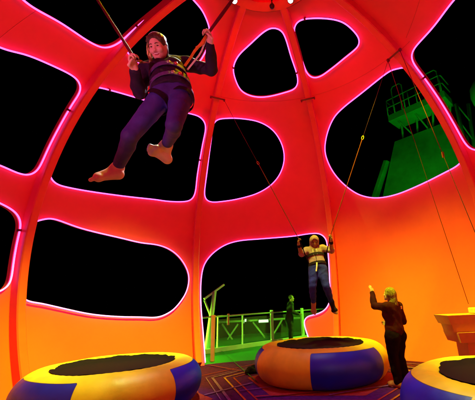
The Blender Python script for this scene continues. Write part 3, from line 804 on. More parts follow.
for i in range(9): s.cone(HP(-.062+.0155*i, .070-.9*(i*.0155-.062)**2*8, .080), HP(-.068+.017*i, .055-.9*(i*.0155-.062)**2*8, .102), .003, .006, .003)
s.wrinkle(.003, 420, 5, r_, 6)
s.build('hair', M['hair_dk'], pw)
s = Sdf(hc-.30, hc+.2, .0042, .008)
for i in range(17):                        # loose wavy strands that fall past her right cheek
    x0 = random.uniform(.066, .082); y0 = random.uniform(-.035, .035); l = random.uniform(.10, .17); ph = random.random()*6
    P_ = [HP(x0*.93, y0, .045)]
    for j in range(1, 7):
        t_ = j/6; P_.append(HP(x0+.006+.020*t_+.010*math.sin(ph+t_*7), y0+.010+.012*math.sin(ph*1.7+t_*6), .045-(l+.045)*t_))
    for j in range(6): s.cone(P_[j], P_[j+1], .0062*(1-.09*j), .0062*(1-.09*(j+1)), .005)
s.build('loose_hair', M['hair_bl'], pw)
mb = MB(); mb.ribbon([HP(.087*math.cos(q), -.012+.016*math.sin(q), .040+.0905*math.sin(q)) for q in np.linspace(-.15, math.pi+.15, 24)], f_, .013, .006)
mb.build('hair_rim_light', M['band'], pw)  # pale strip over the crown standing for rim light on the hair

def belt(J, z, rx, ry, w, m, parent, name, t=.006, ctr=0):
    pts, up = around(J, z, rx, ry); return MB().ribbon(pts, up, w, t).build(name, M[m], parent)
har = thing('bungee_harness', 'violet webbing harness with red buckles on the airborne woman', 'harness', J['pel'])
belt(J, .44, .158, .136, .055, 'strap_pu', har, 'waist_belt'); belt(J, .08, .166, .134, .045, 'strap_pu', har, 'hip_belt')
for q, sg in (('R', 1), ('L', -1)):
    h, k = J['hip'+q], J['knee'+q]; ax = nrm(k-h); c = h+ax*.07; u1 = nrm(np.cross(ax, fw)); u2 = np.cross(ax, u1)
    MB().ribbon([c+.106*(u1*math.cos(a)+u2*math.sin(a))+ax*.02*math.sin(a) for a in np.linspace(0, 2*math.pi, 29)], ax, .04, .006).build('leg_loop', M['strap_bk'], har)
L_ = np.linalg.norm(J['neck']-J['pel'])
for zf, x, rr in ((.44, -.02, .142), (.44, -.08, .126), (.08, -.035, .137), (.08, -.09, .122)):
    MB().box(J['pel']+up*zf*L_+fw*rr+rt*x, (.026, .014, .034), [rt, fw, up], .004).build('buckle', M['buckle' if x < -.05 else 'steel'], har)

# ---------- ropes
RIBP = lambda az, side=0: S(az, 50.4, R-RD-.07)+np.array([math.cos(rad(az)), -math.sin(rad(az)), 0])*.19*side
def rope(name, label, top, hook, hand_, hip, group, strap='strap_or', wd=CRW, rlow=.013, rhi=.007, mc='rope_grey'):
    top, hook, hand_, hip = [np.asarray(v, float) for v in (top, hook, hand_, hip)]
    t = thing(name, label, 'bungee', top, group)
    MB().tube([top, top*.5+hook*.5-np.array([0, 0, .02]), hook], rhi, 8).build('cable', M[mc], t, True)
    d = nrm(hook-top); e = hook+d*.10
    a = nrm(np.cross(d, (0, 1, 0)))
    MB().tube([hook+d*.05+a*.022*math.cos(q)+d*.05*math.sin(q) for q in np.linspace(0, 2*math.pi, 14, endpoint=False)], .0055, 6, True).build('carabiner', M['brass'], t, True)
    n = 24; pts = [e+(hand_-e)*i/n for i in range(n+1)]
    MB().tube(pts, [rlow*(1+.10*math.sin(i*2.1)) for i in range(n+1)], 8).build('bungee_cord', M['rope_red'], t, True)
    MB().ribbon([hand_, hand_*.75+hip*.25+wd*.004, hand_*.5+hip*.5-wd*.006, hand_*.25+hip*.75, hip], [wd, nrm(wd+CB*.5), wd, nrm(wd-CB*.5), wd], .022, .005).build('strap', M[strap], t)
    return t
gW = 'bungees holding the laughing woman'; gM = 'bungees holding the man in jeans'
hR = J['wrR']+nrm(CUW*.95-CRW*.15)*.075+CRW*.028; hL = J['wrL']+nrm(CUW)*.078-CRW*.03
wtR = RIBP(-116, 1); wtL = RIBP(151.5, -1)
chestR = J['shR']-up*.10+fw*.11; chestL = J['pel']-rt*.150+up*.24*1.0+fw*.08
rp = rope('bungee_rope', 'red bungee rising left from the laughing woman, at her right hand', wtR, wtR+(hR-wtR)*.30, hR, chestR, gW, rlow=.014, rhi=.012, mc='rope_red')
MB().ribbon([hR, hR*.4+chestR*.6+CRW*.03+CB*.02, chestR+CRW*.03], CRW, .016, .005).build('strap', M['strap_wh'], rp)
rp = rope('bungee_rope', 'red bungee rising right from the laughing woman, at her left hand', wtL, wtL+(hL-wtL)*.30, hL, chestL, gW, rlow=.014, rhi=.012, mc='rope_red')
c1 = hL*.35+chestL*.65
MB().ribbon([hL-CUW*.02, hL*.5+chestL*.5+CRW*.05+CB*.03, c1+CRW*.055+CB*.02, chestL+CRW*.02-CUW*.03], CRW, .014, .005).build('strap', M['strap_wh'], rp)
MB().tube([hL, hL-CUW*.06-CRW*.03, hL*.6+chestL*.4-CRW*.01], .012, 8).build('knot', M['strap_or'], rp, True)
MB().tube([hR+CRW*.02, hR*.7+chestR*.3+CRW*.02, hR*.5+chestR*.5], .012, 8).build('knot', M['brass'], rp, True)

# ---------- the man over the centre trampoline
v = nrm(at(318, 268, 7.0)-CAM); CB2 = -v; CR2 = nrm(CR-v*(CR@v)); CU2 = np.cross(CR2, v)
J = {}
J['pel'] = at(318, 268, 7.0); J['neck'] = reach(314.5, 249.5, J['pel'], .45, False)
J['shR'] = J['neck']-CR2*.165-CU2*.02; J['shL'] = J['neck']+CR2*.175+CU2*.03
J['hipR'] = J['pel']-CR2*.085-CU2*.04; J['hipL'] = J['pel']+CR2*.085-CU2*.04
J['kneeR'] = reach(312.5, 287, J['hipR'], .42, True); J['ankR'] = reach(313.5, 303, J['kneeR'], .40, False)
J['kneeL'] = reach(326.5, 287, J['hipL'], .42, True); J['ankL'] = reach(331.5, 302, J['kneeL'], .40, False)
J['elR'] = reach(301.5, 254, J['shR'], .28, True); J['wrR'] = reach(298.6, 244.5, J['elR'], .245, True)
J['elL'] = reach(331.5, 250.5, J['shL'], .28, True); J['wrL'] = reach(331.3, 241, J['elL'], .245, True)
hc = J['neck']+CU2*.165+CB2*.05; HA = frame(CB2*.95-CU2*.30+CR2*.12, CU2+CB2*.2)
pm = thing('person', 'man in pale hooded top and blue jeans hanging in bungee straps', 'person', J['pel'])
dn = np.array([0, 0, -1.0])
hR_, hL_ = J['ankR']+dn*.04-CB2*.05, J['ankL']+dn*.04-CB2*.05
tR = hR_+nrm(dn*.72+CB2*.6-CR2*.05)*.235; tL = hL_+nrm(dn*.80+CB2*.45+CR2*.25)*.235
bR = hR_+(tR-hR_)*.7; bL = hL_+(tL-hL_)*.7
lo, hi = bounds(list(J.values())+[hc+CU2*.14, tR, tL, J['wrR']+CU2*.2, J['wrL']+CU2*.2], .16)
s = Sdf(lo, hi, .0078)
torso(s, J, 1.06); legs(s, J, 1.0); arms(s, J, 1.08)
s.cone(J['neck'], hc-HA[2]*.06-HA[1]*.02, .06, .056, .04); head(s, hc, HA, 1.05)
foot(s, J['ankR'], hR_, bR, tR, nrm(dn*.5-CB2*.6), 1.05, r=.038); foot(s, J['ankL'], hL_, bL, tL, nrm(dn*.5-CB2*.6), 1.05, r=.038)
hand(s, J['wrR'], CU2, CR2*.8+CB2*.3, CB2, 1.25); hand(s, J['wrL'], CU2, -CR2*.8+CB2*.3, CB2, 1.25)
s.build('body', M['skin2'], pm); face_parts(pm, hc, HA, 1.05)
rt, fw, up = torso_pts(J)
s = Sdf(lo, hi, .0078)
torso(s, J, 1.08, .02, part='top'); arms(s, J, 1.12, .02, to=0)
s.wrinkle(.010, 42, 5, rt, .6); s.cut(J['pel']+up*.08, -up)
for q in 'RL': pass
# hood
s.ell(hc+HA[2]*.03-HA[1]*.015, (.106, .122, .118), HA, .02); s.cone(hc-HA[2]*.06-HA[1]*.03, J['neck']-up*.02, .10, .11, .04)
s.ell(hc+HA[1]*.10-HA[2]*.02, (.068, .10, .105), HA, .01, True)
s.build('hooded_top', M['hoodie'], pm)
Lm = np.linalg.norm(J['neck']-J['pel'])
MB().ribbon([J['pel']+up*z_*Lm+fw*y_ for z_, y_ in ((.22, .134), (.40, .136), (.60, .140), (.75, .138), (.90, .118))], rt, .014, .010).build('zip', M['strap_bk'], pm)
for sg in (1, -1):
    MB().tube([J['neck']+rt*.035*sg+fw*.10-up*.02, J['neck']+rt*.045*sg+fw*.135-up*.11, J['neck']+rt*.04*sg+fw*.142-up*.21], .006, 6).build('drawstring', M['trim'], pm, True)
for q in 'RL':
    a_, b_ = J['sh'+q], J['el'+q]; MB().tube([b_+(a_-b_)*.02, b_+(a_-b_)*.10], .068, 16).build('sleeve_cuff', M['trim'], pm, True)
s = Sdf(lo, hi, .0078)
torso(s, J, 1.06, .014, part='bottom'); legs(s, J, 1.05, .014, to=.86); s.wrinkle(.009, 50, 8, (0, 0, 1), .8); s.cut(J['pel']+up*.13, up)
s.build('jeans', M['jeans'], pm)
s = Sdf(lo, hi, .0078)
a = J['ankL']; k = J['kneeL']; s.cone(k+(a-k)*.82, a, .050, .045); foot(s, a, hL_, bL, tL, nrm(dn*.5-CB2*.6), 1.15, False, r=.046); s.build('foot_cover', M['foot_cover'], pm)  # dark cover added so the left foot looks shaded
for q, sg in (('R', -1), ('L', 1)):
    w, e = J['wr'+q], J['el'+q]; d = nrm(e-w)
    MB().tube([w+d*.005, w+d*.035, w+d*.065], .040, 14).build('wristband', M['strap_bk'], pm, True)
har = thing('bungee_harness', 'black webbing harness with chest strap on the man in pale hood', 'harness', J['pel'])
belt(J, .62, .185, .145, .06, 'strap_bk', har, 'chest_strap', .008); belt(J, .17, .19, .142, .055, 'strap_bk', har, 'waist_belt', .008)
MB().ribbon([J['pel']+fw*.14+up*.08, J['pel']+fw*.155-up*.03+rt*.02, J['pel']+fw*.145-up*.13+rt*.05], rt, .028, .006).build('loose_strap_end', M['strap_wh'], har)
hR = J['wrR']+CU2*.075+CR2*.028; hL = J['wrL']+CU2*.075-CR2*.028
b1, b2 = RIBP(-27.4, 1), RIBP(61.7, -1)
pl = at(256.4, 163.5, 1); dd = b1-hR
def on_line(a, b, px, py):               # the point of a-b nearest to a sight line
    r = nrm(ray(px, py)); d = b-a; n = np.cross(d, r); n2 = np.cross(r, n); t = ((CAM-a)@n2)/(d@n2); return a+d*t
rope('bungee_rope', 'thin bungee from the hooded man up to the middle rib', b1, on_line(b1, hR, 256.4, 162), hR, J['pel']+rt*.17+up*.1+fw*.03, gM, 'strap_bk', CR2, .009, .005)
rope('bungee_rope', 'thin bungee with brass hook crossing the large right opening', b2, on_line(b2, hL, 364, 136), hL, J['pel']-rt*.17+up*.1+fw*.03, gM, 'strap_bk', CR2, .009, .005)

# ---------- the attendant
base = np.array([1.80, 6.06, 0.0]); fwd = nrm((-.55, .83, 0)); rgt = np.cross(fwd, (0, 0, 1.0)); Z = np.array([0, 0, 1.0])
J = {}
J['pel'] = base+Z*.86-fwd*.01; J['neck'] = base+Z*1.335-fwd*.03-rgt*.0
J['shR'] = J['neck']+rgt*.165-Z*.05; J['shL'] = J['neck']-rgt*.165-Z*.045
J['hipR'] = J['pel']+rgt*.085-Z*.05; J['hipL'] = J['pel']-rgt*.085-Z*.05
J['kneeR'] = base+rgt*.10+Z*.455+fwd*.04; J['ankR'] = base+rgt*.12+Z*.075-fwd*.02
J['kneeL'] = base-rgt*.05+Z*.455+fwd*.05; J['ankL'] = base-rgt*.02+Z*.075+fwd*.03
J['elL'] = reach(374.3, 306, J['shL'], .27, False); J['wrL'] = reach(372.3, 293.2, J['elL'], .245, False)
J['elR'] = J['shR']-Z*.25+rgt*.06-fwd*.02; J['wrR'] = J['elR']+nrm(fwd*.85-Z*.15-rgt*.5)*.235
hc = J['neck']+Z*.165+fwd*.03; HA = frame(fwd*.95-rgt*.1+Z*.22, Z)
pa = thing('person', 'attendant with long blonde hair in dark maroon top raising one hand, back turned', 'person', base)
lo, hi = bounds(list(J.values())+[hc+Z*.14, base+fwd*.3, base-fwd*.1, base, J['wrL']+Z*.2, J['wrR']+fwd*.2], .16)
s = Sdf(lo, hi, .0075)
torso(s, J, .98, 0, 1.0); legs(s, J, 1.0); arms(s, J, 1.0)
s.cone(J['neck'], hc-Z*.06, .05, .046, .04); head(s, hc, HA, .98)
for q, o in (('R', .05), ('L', -.02)):
    a = J['ank'+q]; he = np.array([a[0], a[1], .01])-fwd*.045; fd = nrm(fwd+rgt*o*2); foot(s, a, he, he+fd*.165, he+fd*.225, -Z, .95)
hand(s, J['wrL'], Z*.97-rgt*.05+fwd*.15, fwd, rgt, .25, .9); hand(s, J['wrR'], fwd*.9-rgt*.3, -rgt, Z, .6)
s.build('body', M['skin'], pa); face_parts(pa, hc, HA, .98)
rt, fw, up = torso_pts(J)
s = Sdf(lo, hi, .0075)
torso(s, J, 1.0, .022, 1.0, part='top'); s.ell(J['pel']+Z*.02, (.175, .135, .14), np.array([rgt, fwd, Z]), .05); s.cone(J['neck']-up*.03, J['neck']+up*.03, .066, .060, .03)
s.cut(J['neck']+up*.04, up); s.cut(J['pel']-Z*.10, -Z); arms(s, J, 1.06, .017, to=1.0); s.wrinkle(.010, 45, 15, rt, .9); s.build('top', M['maroon'], pa)
s = Sdf(lo, hi, .0075)
torso(s, J, 1.0, .012, part='bottom'); legs(s, J, 1.08, .018, to=.97, calf=1.05)
for q in 'RL': s.cone(J['knee'+q], J['ank'+q]+Z*.0, .068, .062, .04)
s.wrinkle(.008, 42, 21, Z, .8); s.cut(J['pel']+up*.13, up); s.cut((0, 0, .035), -Z); s.build('trousers', M['trouser'], pa)
for q, o in (('R', .05), ('L', -.02)):
    a = J['ank'+q]; he = np.array([a[0], a[1], .016])-fwd*.05; fd = nrm(fwd+rgt*o*2)
    s = Sdf(np.minimum(he, he+fd*.3)-.14, np.maximum(he, he+fd*.3)+.14, .006)
    foot(s, a-Z*.01, he, he+fd*.19, he+fd*.26, -Z, 1.28, False, r=.05); s.cone(he+fd*.18+Z*.03, he+fd*.24+Z*.03, .04, .032, .03); s.cut((0, 0, .004), -Z); s.build('shoe', M['shoe'], pa)
r_, f_, u_ = HA; HP = lambda x, y, z: hc+r_*x+f_*y+u_*z
s = Sdf(hc-.32, hc+.22, .006)
s.ell(HP(0, -.02, .034), (.090, .104, .094), HA); s.cone(HP(0, -.07, -.01), HP(0, -.125, -.15), .075, .060, .04); s.cone(HP(.03, -.085, -.13), HP(.045, -.155, -.25), .052, .022, .03)
s.cone(HP(-.03, -.085, -.13), HP(-.03, -.155, -.22), .050, .024, .03); s.cone(HP(-.075, -.02, 0), HP(-.07, -.02, -.13), .03, .015, .03); s.cone(HP(.075, -.02, 0), HP(.08, -.03, -.15), .03, .013, .03)
s.cut(HP(0, .06, .07), f_*.85-u_*.5); s.wrinkle(.006, 210, 3, r_, 7); s.build('hair', M['hair_ash'], pa)
MB().box(J['shR']-fw*.092-rt*.045-up*.015, (.06, .012, .05), [rt, fw, up], .004).build('shoulder_patch', M['pinkp'], pa)

# ---------- figure out on the deck
bz = at(291, 345, 12.9); base = np.array([bz[0], 12.9, -.012]); fwd = nrm((.93, .1, 0)); rgt = np.cross(fwd, Z); J = {}
J['pel'] = base+Z*.90; J['neck'] = base+Z*1.42+fwd*.06
J['shR'] = J['neck']+rgt*.17-Z*.05; J['shL'] = J['neck']-rgt*.17-Z*.05; J['hipR'] = J['pel']+rgt*.085-Z*.05; J['hipL'] = J['pel']-rgt*.085-Z*.05
for q, sg in (('R', 1), ('L', -1)):
    J['knee'+q] = base+rgt*.1*sg+Z*.48+fwd*.02; J['ank'+q] = base+rgt*.11*sg+Z*.08
    J['el'+q] = J['sh'+q]-Z*.27+rgt*.06*sg+fwd*.02; J['wr'+q] = J['el'+q]+nrm(fwd*.8-Z*.35)*.24
hc = J['neck']+Z*.165+fwd*.03; HA = frame(fwd, Z)
pd = thing('person', 'distant person in dark coat standing by the green lit deck railing', 'person', base)
lo, hi = bounds(list(J.values())+[hc+Z*.14, base+fwd*.3, base-fwd*.1, base], .16)
s = Sdf(lo, hi, .009)
torso(s, J, 1.05); legs(s, J); arms(s, J); s.cone(J['neck'], hc-Z*.06, .055, .05, .04); head(s, hc, HA, 1.0)
for q, o in (('R', .05), ('L', -.02)):
    a = J['ank'+q]; he = np.array([a[0], a[1], 0])-fwd*.045; foot(s, a, he, he+fwd*.165, he+fwd*.225, -Z, 1, False)
    hand(s, J['wr'+q], fwd, -Z, -rgt if q == 'R' else rgt, .4)
s.build('body', M['skin2'], pd); face_parts(pd, hc, HA)
s = Sdf(lo, hi, .009); torso(s, J, 1.1, .03, part='all'); arms(s, J, 1.1, .022, to=.95); legs(s, J, 1.1, .02, to=.99); s.wrinkle(.008, 40, 2); s.cut(J['neck']+Z*.05, Z); s.build('coat', M['coat'], pd)
s = Sdf(hc-.2, hc+.2, .007); s.ell(hc+Z*.036-fwd*.02, (.088, .1, .09)); s.cut(hc+fwd*.05+Z*.07, fwd*.85-Z*.5); s.build('hair', M['hair_dk'], pd)

# ================================================================== RIGHT SIDE: cords and console
gC = 'cords hanging over the right trampoline'
cc = at(474, 327, 6.35)                     # console centre
t = thing('winch_cord', 'slack dark cord running down to the orange stepped console', 'cord', RIBP(61.7, -1), gC)
e1 = at(468.5, 304, 6.3); a1 = RIBP(61.7, -1)+np.array([0, 0, -.04])
h1 = on_line(a1, e1, 414, 143)
MB().tube([a1, h1], .007, 8).build('red_sleeve', M['rope_red'], t, True)
MB().tube([h1, h1*.5+e1*.5+np.array([0, 0, -.03]), e1], .005, 8).build('cord', M['rope_dark'], t, True)
t = thing('winch_cord', 'dark cord with reddish hook beside the neon edged right rib', 'cord', RIBP(61.7, 1), gC)
a2 = RIBP(61.7, 1)+np.array([0, 0, -.04]); e2 = np.array([2.62, 4.05, .95]); h2 = on_line(a2, e2, 437, 157)
MB().tube([a2, h2], .007, 8).build('red_sleeve', M['rope_red'], t, True)
MB().box(h2, (.03, .03, .10)).build('hook', M['rope_red'], t)
MB().tube([h2, h2*.5+e2*.5, e2], .005, 8).build('cord', M['rope_dark'], t, True)

az = 66; tang = np.array([math.cos(rad(az)), -math.sin(rad(az)), 0]); rdd = np.array([math.sin(rad(az)), math.cos(rad(az)), 0])
fx = nrm(CR*np.array([1, 1, 0])); fy = np.array([-fx[1], fx[0], 0]); A = [fx, fy, Z]
con = thing('console', 'orange lit stepped console with wide trays on a boxy pedestal', 'console', (cc[0], cc[1], 0))
def tier(name, z0, z1, w0, w1, d0, d1, m, x0=0):
    mb = MB(); V = []
    for z, w, d in ((z0, w0, d0), (z1, w1, d1)):
        V += [np.array([cc[0], cc[1], z])+fx*(x0+sx*w/2)+fy*(sy*d/2) for sx, sy in ((-1, -1), (1, -1), (1, 1), (-1, 1))]
    mb.add(V, [(3, 2, 1, 0), (4, 5, 6, 7)]+[(i, (i+1) % 4, 4+(i+1) % 4, 4+i) for i in range(4)])
    return mb.build(name, M[m], con)
zt_ = lambda py: at(474, py, 6.35)[2]
z = [zt_(v) for v in (313.5, 322.5, 330.5, 340.5, 357)]
tier('top_tray', z[1], z[0], 1.06, 1.16, .50, .56, 'beige'); tier('riser', z[2]+.002, z[1]-.002, .95, 1.0, .40, .42, 'beige')
tier('lower_tray', z[3], z[2], .82, .90, .50, .56, 'beige'); tier('pedestal', 0, z[3]-.002, .56, .56, .38, .40, 'beige')
MB().box(np.array([cc[0], cc[1], z[0]+.055])+fx*.22, (.42, .22, .10), A, .012).build('control_box', M['pinkp'], con)
MB().box(np.array([cc[0], cc[1], (z[2]+z[3])/2])+fx*.12-fy*.29, (.34, .03, .10), A, .006).build('label_plate', M['pinkp'], con)
MB().lathe(np.array([cc[0], cc[1], z[0]+.105])+fx*.15, [(.0, 0), (.03, 0), (.03, .03), (0, .03)], 16).build('button', M['buckle'], con)

# shoes by the centre trampoline
for i, (px, py, rz, lab) in enumerate(((247.5, 374.5, .5, 'dark shoe lying on the carpet left of the centre trampoline, nearer one'), (252.5, 372.5, 1.1, 'dark shoe tucked against the centre trampoline ring, farther one'))):
    r = ray(px, py); p = CAM+r*(-CAM[2]/r[2]); fd = np.array([math.cos(rz), math.sin(rz), 0]); p[2] = .016
    s = Sdf(np.minimum(p, p+fd*.3)-.16, np.maximum(p, p+fd*.3)+.16, .007)
    foot(s, p+fd*.05+Z*.09, p, p+fd*.19, p+fd*.26, -Z, 1.35, False, r=.05); s.cone(p+fd*.18+Z*.03, p+fd*.24+Z*.03, .042, .034, .03); s.ell(p+fd*.05+Z*.13, (.05, .04, .05), None, .01, True); s.cut((0, 0, .03), -Z)
    V, Q = s.mesh(); c = V.mean(0); c[2] = 0
    o = thing('shoe', lab, 'shoe', c, 'pair of dark shoes on the carpet'); fastobj('upper', V, Q, M['foot_cover'], o)
    MB().box(p+fd*.1+Z*.004, (.30, .10, .024), [fd, np.cross(Z, fd), Z], .01).build('sole', M['strap_bk'], o)

# ================================================================== LAMPS AT THE CROWN
def spot_fix(px, py, label, white=True):
    d = nrm(ray(px, py)); oc = CAM-CEN; rr = R-RD-.16; b = oc@d; t_ = -b+math.sqrt(b*b-(oc@oc-rr*rr)); p = CAM+d*t_
    aim = nrm(CAM+np.array([0, 1.5, 0])-p); sx = nrm(np.cross(aim, Z)); sy = np.cross(sx, aim)
    t = thing('spotlight', label, 'spotlight', p, 'small spotlights on the crown ring')
    MB().lathe(p, [(.0, -.16), (.05, -.16), (.065, -.10), (.07, .0), (.06, .0), (.055, -.02), (0, -.02)], 20, [sx, sy, aim]).build('housing', M['dark'], t, True)
    MB().lathe(p-aim*.012, [(0, 0), (.057, 0), (.05, .016), (.0, .022)], 20, [sx, sy, aim]).build('lens', M['lamp'], t, True)
    MB().tube([p-aim*.1, p-aim*.1+nrm(p-CEN)*.16], .012, 8).build('stem', M['dark'], t)
    return p
SP1 = spot_fix(234.5, 1.0, 'small white spotlight on crown ring above the middle rib with red bungee beside it')
SP2 = spot_fix(290.5, 0.5, 'small white spotlight on crown ring between the two upper openings')
p = S(5, 75.6, R-RD-.10)
d = nrm(ray(272, 6)); oc = CAM-CEN; b = oc@d; rr = R-RD-.12; p = CAM+d*(-b+math.sqrt(b*b-(oc@oc-rr*rr)))
t = thing('security_camera', 'small black dome camera hanging under the crown ring between spotlights', 'camera', p)
MB().lathe(p, [(0, -.075), (.035, -.065), (.055, -.03), (.06, 0), (.05, .03), (0, .03)], 20).build('housing', M['dark'], t, True)
MB().tube([p+Z*.03, p+Z*.20], .02, 10).build('stem', M['dark'], t)

# coloured flood lamps on the crown ring, above the picture
def lamp_spot(p, target, col, power, size, blend, rad_=.06, name='lamp'):
    l = bpy.data.lights.new(name, 'SPOT'); l.color = col; l.energy = power; l.spot_size = rad(size); l.spot_blend = blend; l.shadow_soft_size = rad_
    o = bpy.data.objects.new(name, l); C.objects.link(o); o.location = [float(v) for v in p]
    o.rotation_euler = Vector(np.asarray(target, float)-np.asarray(p, float)).to_track_quat('-Z', 'Y').to_euler(); return o
def flood(p, target, col, power, size, blend, label, group, back=None, fix=True, rad_=.06):
    p = np.asarray(p, float); aim = nrm(np.asarray(target)-p); sx = nrm(np.cross(aim, (0.01, .02, 1.0))); sy = np.cross(sx, aim)
    t = thing('floodlight', label, 'floodlight', p, group)
    MB().box(p-aim*.08, (.24, .18, .10), [sx, sy, aim], .015).build('housing', M['dark'], t)
    MB().box(p-aim*.026, (.20, .14, .006), [sx, sy, aim]).build('lens', M['pinkp'], t)
    b = p-aim*.10 if back is None else np.asarray(back)
    MB().tube([p-aim*.13, b-aim*.05], .015, 8).build('stem', M['dark'], t)
    o = lamp_spot(p, target, col, power, size, blend, rad_); o.parent = t; o.location = o.location-Vector(p); return t
AMB = (.58, .90, .0); REDC = (1.0, .0, .004)
P_AMB, P_RED = 10200, 44
for a, el, k in ((-93.5, -31, .9), (-49, -31, 1.0), (25, -27, .50), (50, -28, .75), (84, -31, 1.0), (129, -31, .4), (221, -31, .15)):
    p = CEN+np.array([.62*math.sin(rad(a)), .62*math.cos(rad(a)), R-.42])
    flood(p, S(a, el), AMB, P_AMB*k, 44, 1.0, 'black amber floodlight inside the crown ring aimed at the wall', 'amber floodlights in the crown', rad_=.16)
red = bpy.data.lights.new('lamp', 'POINT'); 
t = thing('pendant_lamp', 'red glowing pendant lamp at the centre of the crown', 'lamp', CEN+np.array([0, 0, R-.8]))
pz = CEN+np.array([0, 0, R-.8])
MB().tube([pz+Z*.12, pz+Z*.78], .015, 8).build('stem', M['dark'], t)
MB().lathe(pz+Z*.03, [(.0, .1), (.05, .1), (.14, .03), (.14, .0), (.0, .0)], 24).build('shade', M['dark'], t, True)
red.color = REDC; red.energy = P_RED; red.shadow_soft_size = .12
o = bpy.data.objects.new('lamp', red); C.objects.link(o); o.parent = t; o.location = (0, 0, -.2)

for a in (-94, -27, 39, 106, 174, -150):
    p = CEN+np.array([.62*math.sin(rad(a)), .62*math.cos(rad(a)), R-.62])
    flood(p, S(a, 12), REDC, 280, 105, 1.0, 'black red floodlight inside the crown ring aimed at the upper wall', 'red floodlights in the crown', back=p+Z*.35)
WHT = (.70, .78, 1.0)
lamp_spot(SP1-Z*.06, W1['pel']+np.array([0, 0, .2]), WHT, 3200, 20, .5)
lamp_spot(SP2-Z*.06, np.array([.5, 6.35, .3]), WHT, 420, 24, .7)
lamp_spot(SP1-Z*.06+np.array([0, .1, 0]), np.array([-2.6, 5.4, .4]), WHT, 760, 26, .6)
lamp_spot(SP2-Z*.06+np.array([0, .1, 0]), np.array([2.4, 3.9, .4]), WHT, 760, 26, .6)

flood(np.array([-1.75, .55, 2.35]), W1['pel']+np.array([0, 0, .1]), (1, .22, .40), 105, 42, .8, 'added pink fill floodlight, out of view at the entrance, aimed at the woman in the air', 'added fill floodlights at the entrance', back=np.array([-2.0, .2, 2.4]))  # unseen lamp added to brighten her face and front
flood(np.array([1.5, .62, 2.3]), np.array([.6, 6.6, .4]), (1, .66, .30), 95, 34, .9, 'added warm fill floodlight, out of view at the entrance, aimed at the centre trampoline', 'added fill floodlights at the entrance', back=np.array([1.75, .3, 2.35]))  # unseen fill added to lift the front of the centre ring
flood(np.array([.35, 1.55, .14]), W1['pel']+np.array([-.2, 0, -.4]), (1, .55, .06), 34, 40, .8, 'added amber fill floodlight, out of view on the floor, aimed up at the woman in the air', 'added fill floodlights at the entrance', back=np.array([.45, 1.5, .04]))  # unseen lamp added to warm her soles and legs from below

# ================================================================== OUTSIDE
# railing along the deck edge
GA, GB = np.array([-3.3, 10.55]), np.array([2.6, 15.9])
rl = thing('railing', 'glass panelled deck railing with green lit steel posts', 'railing', (*((GA+GB)/2), 0))
dv = (GB-GA)/np.linalg.norm(GB-GA); dv3 = np.array([*dv, 0]); nv3 = np.array([-dv[1], dv[0], 0]); LR = np.linalg.norm(GB-GA)
def rp_(s_, z, o=0): return np.array([*(GA+dv*s_), z])+nv3*o
MB().box(rp_(LR/2, .06), (LR, .16, .14), [dv3, nv3, Z], .01).build('kerb', M['paint_w'], rl)
MB().tube([rp_(0, 1.08), rp_(LR, 1.08)], .028, 10).build('top_rail', M['steel'], rl, True)
def s_at(px):                               # distance along the rail of a picture column
    best = min(np.linspace(0, LR, 800), key=lambda q: abs((lambda d: 237.5+CX+FPX*(d@CR)/(d@_F))(rp_(q, .6)-CAM)-px)); return best
ps = [(217.5, .03), (242.5, .028), (272, .12), (290.5, .03), (302.5, .12), (330, .05)]
ss = [s_at(a) for a, _ in ps]
for (a, w), q in zip(ps, ss):
    MB().box(rp_(q, .615 if w > .1 else .60), (w, .07, .97 if w < .1 else 1.12), [dv3, nv3, Z], .006).build('post', M['paint_w'], rl)
for i in range(len(ss)-1):
    a, b = ss[i]+.06, ss[i+1]-.07
    if b-a > .12: MB().box(rp_((a+b)/2, .58), (b-a, .012, .82), [dv3, nv3, Z]).build('glass_panel', M['glass'], rl)
# handrail post just outside the door
p0 = np.array([-2.14, 9.55, 0]); gt = thing('gate_post', 'orange lit square post with short handrail just outside the doorway', 'post', p0)
MB().box(p0+Z*.59, (.10, .10, 1.18), None, .01).build('post', M['beige'], gt)
q1 = np.array([-1.95, 10.8, 1.10])
MB().tube([p0+Z*1.13, p0+Z*1.13+(q1-p0-Z*1.10)*.5, q1], .022, 8).build('handrail', M['steel'], gt, True)
MB().box(q1-Z*.10, (.06, .05, .34), None, .006).build('bracket', M['beige'], gt)
# davit
dp = at(207, 345, 11.6); dp[2] = 0
dv_ = thing('davit', 'leaning steel davit with slanted arm beyond the railing, left of the doorway', 'davit', dp)
tp = at(214.6, 291.5, 11.7); MB().tube([dp, tp], [.10, .07], 10).build('post', M['paint_w'], dv_, True)
MB().box((at(204, 299, 11.6)+at(224, 284.5, 11.9))/2, (np.linalg.norm(at(204, 299, 11.6)-at(224, 284.5, 11.9)), .14, .07), frame(np.cross(nrm(at(224, 284.5, 11.9)-at(204, 299, 11.6)), Z), Z)[[0, 1, 2]] if False else [nrm(at(224, 284.5, 11.9)-at(204, 299, 11.6)), nrm(np.cross(Z, nrm(at(224, 284.5, 11.9)-at(204, 299, 11.6)))), nrm(np.cross(nrm(at(224, 284.5, 11.9)-at(204, 299, 11.6)), nrm(np.cross(Z, nrm(at(224, 284.5, 11.9)-at(204, 299, 11.6))))))], .01).build('arm', M['paint_w'], dv_)
MB().tube([dp+(tp-dp)*.55, at(204.5, 300, 11.6)], .035, 8).build('brace', M['paint_w'], dv_, True)
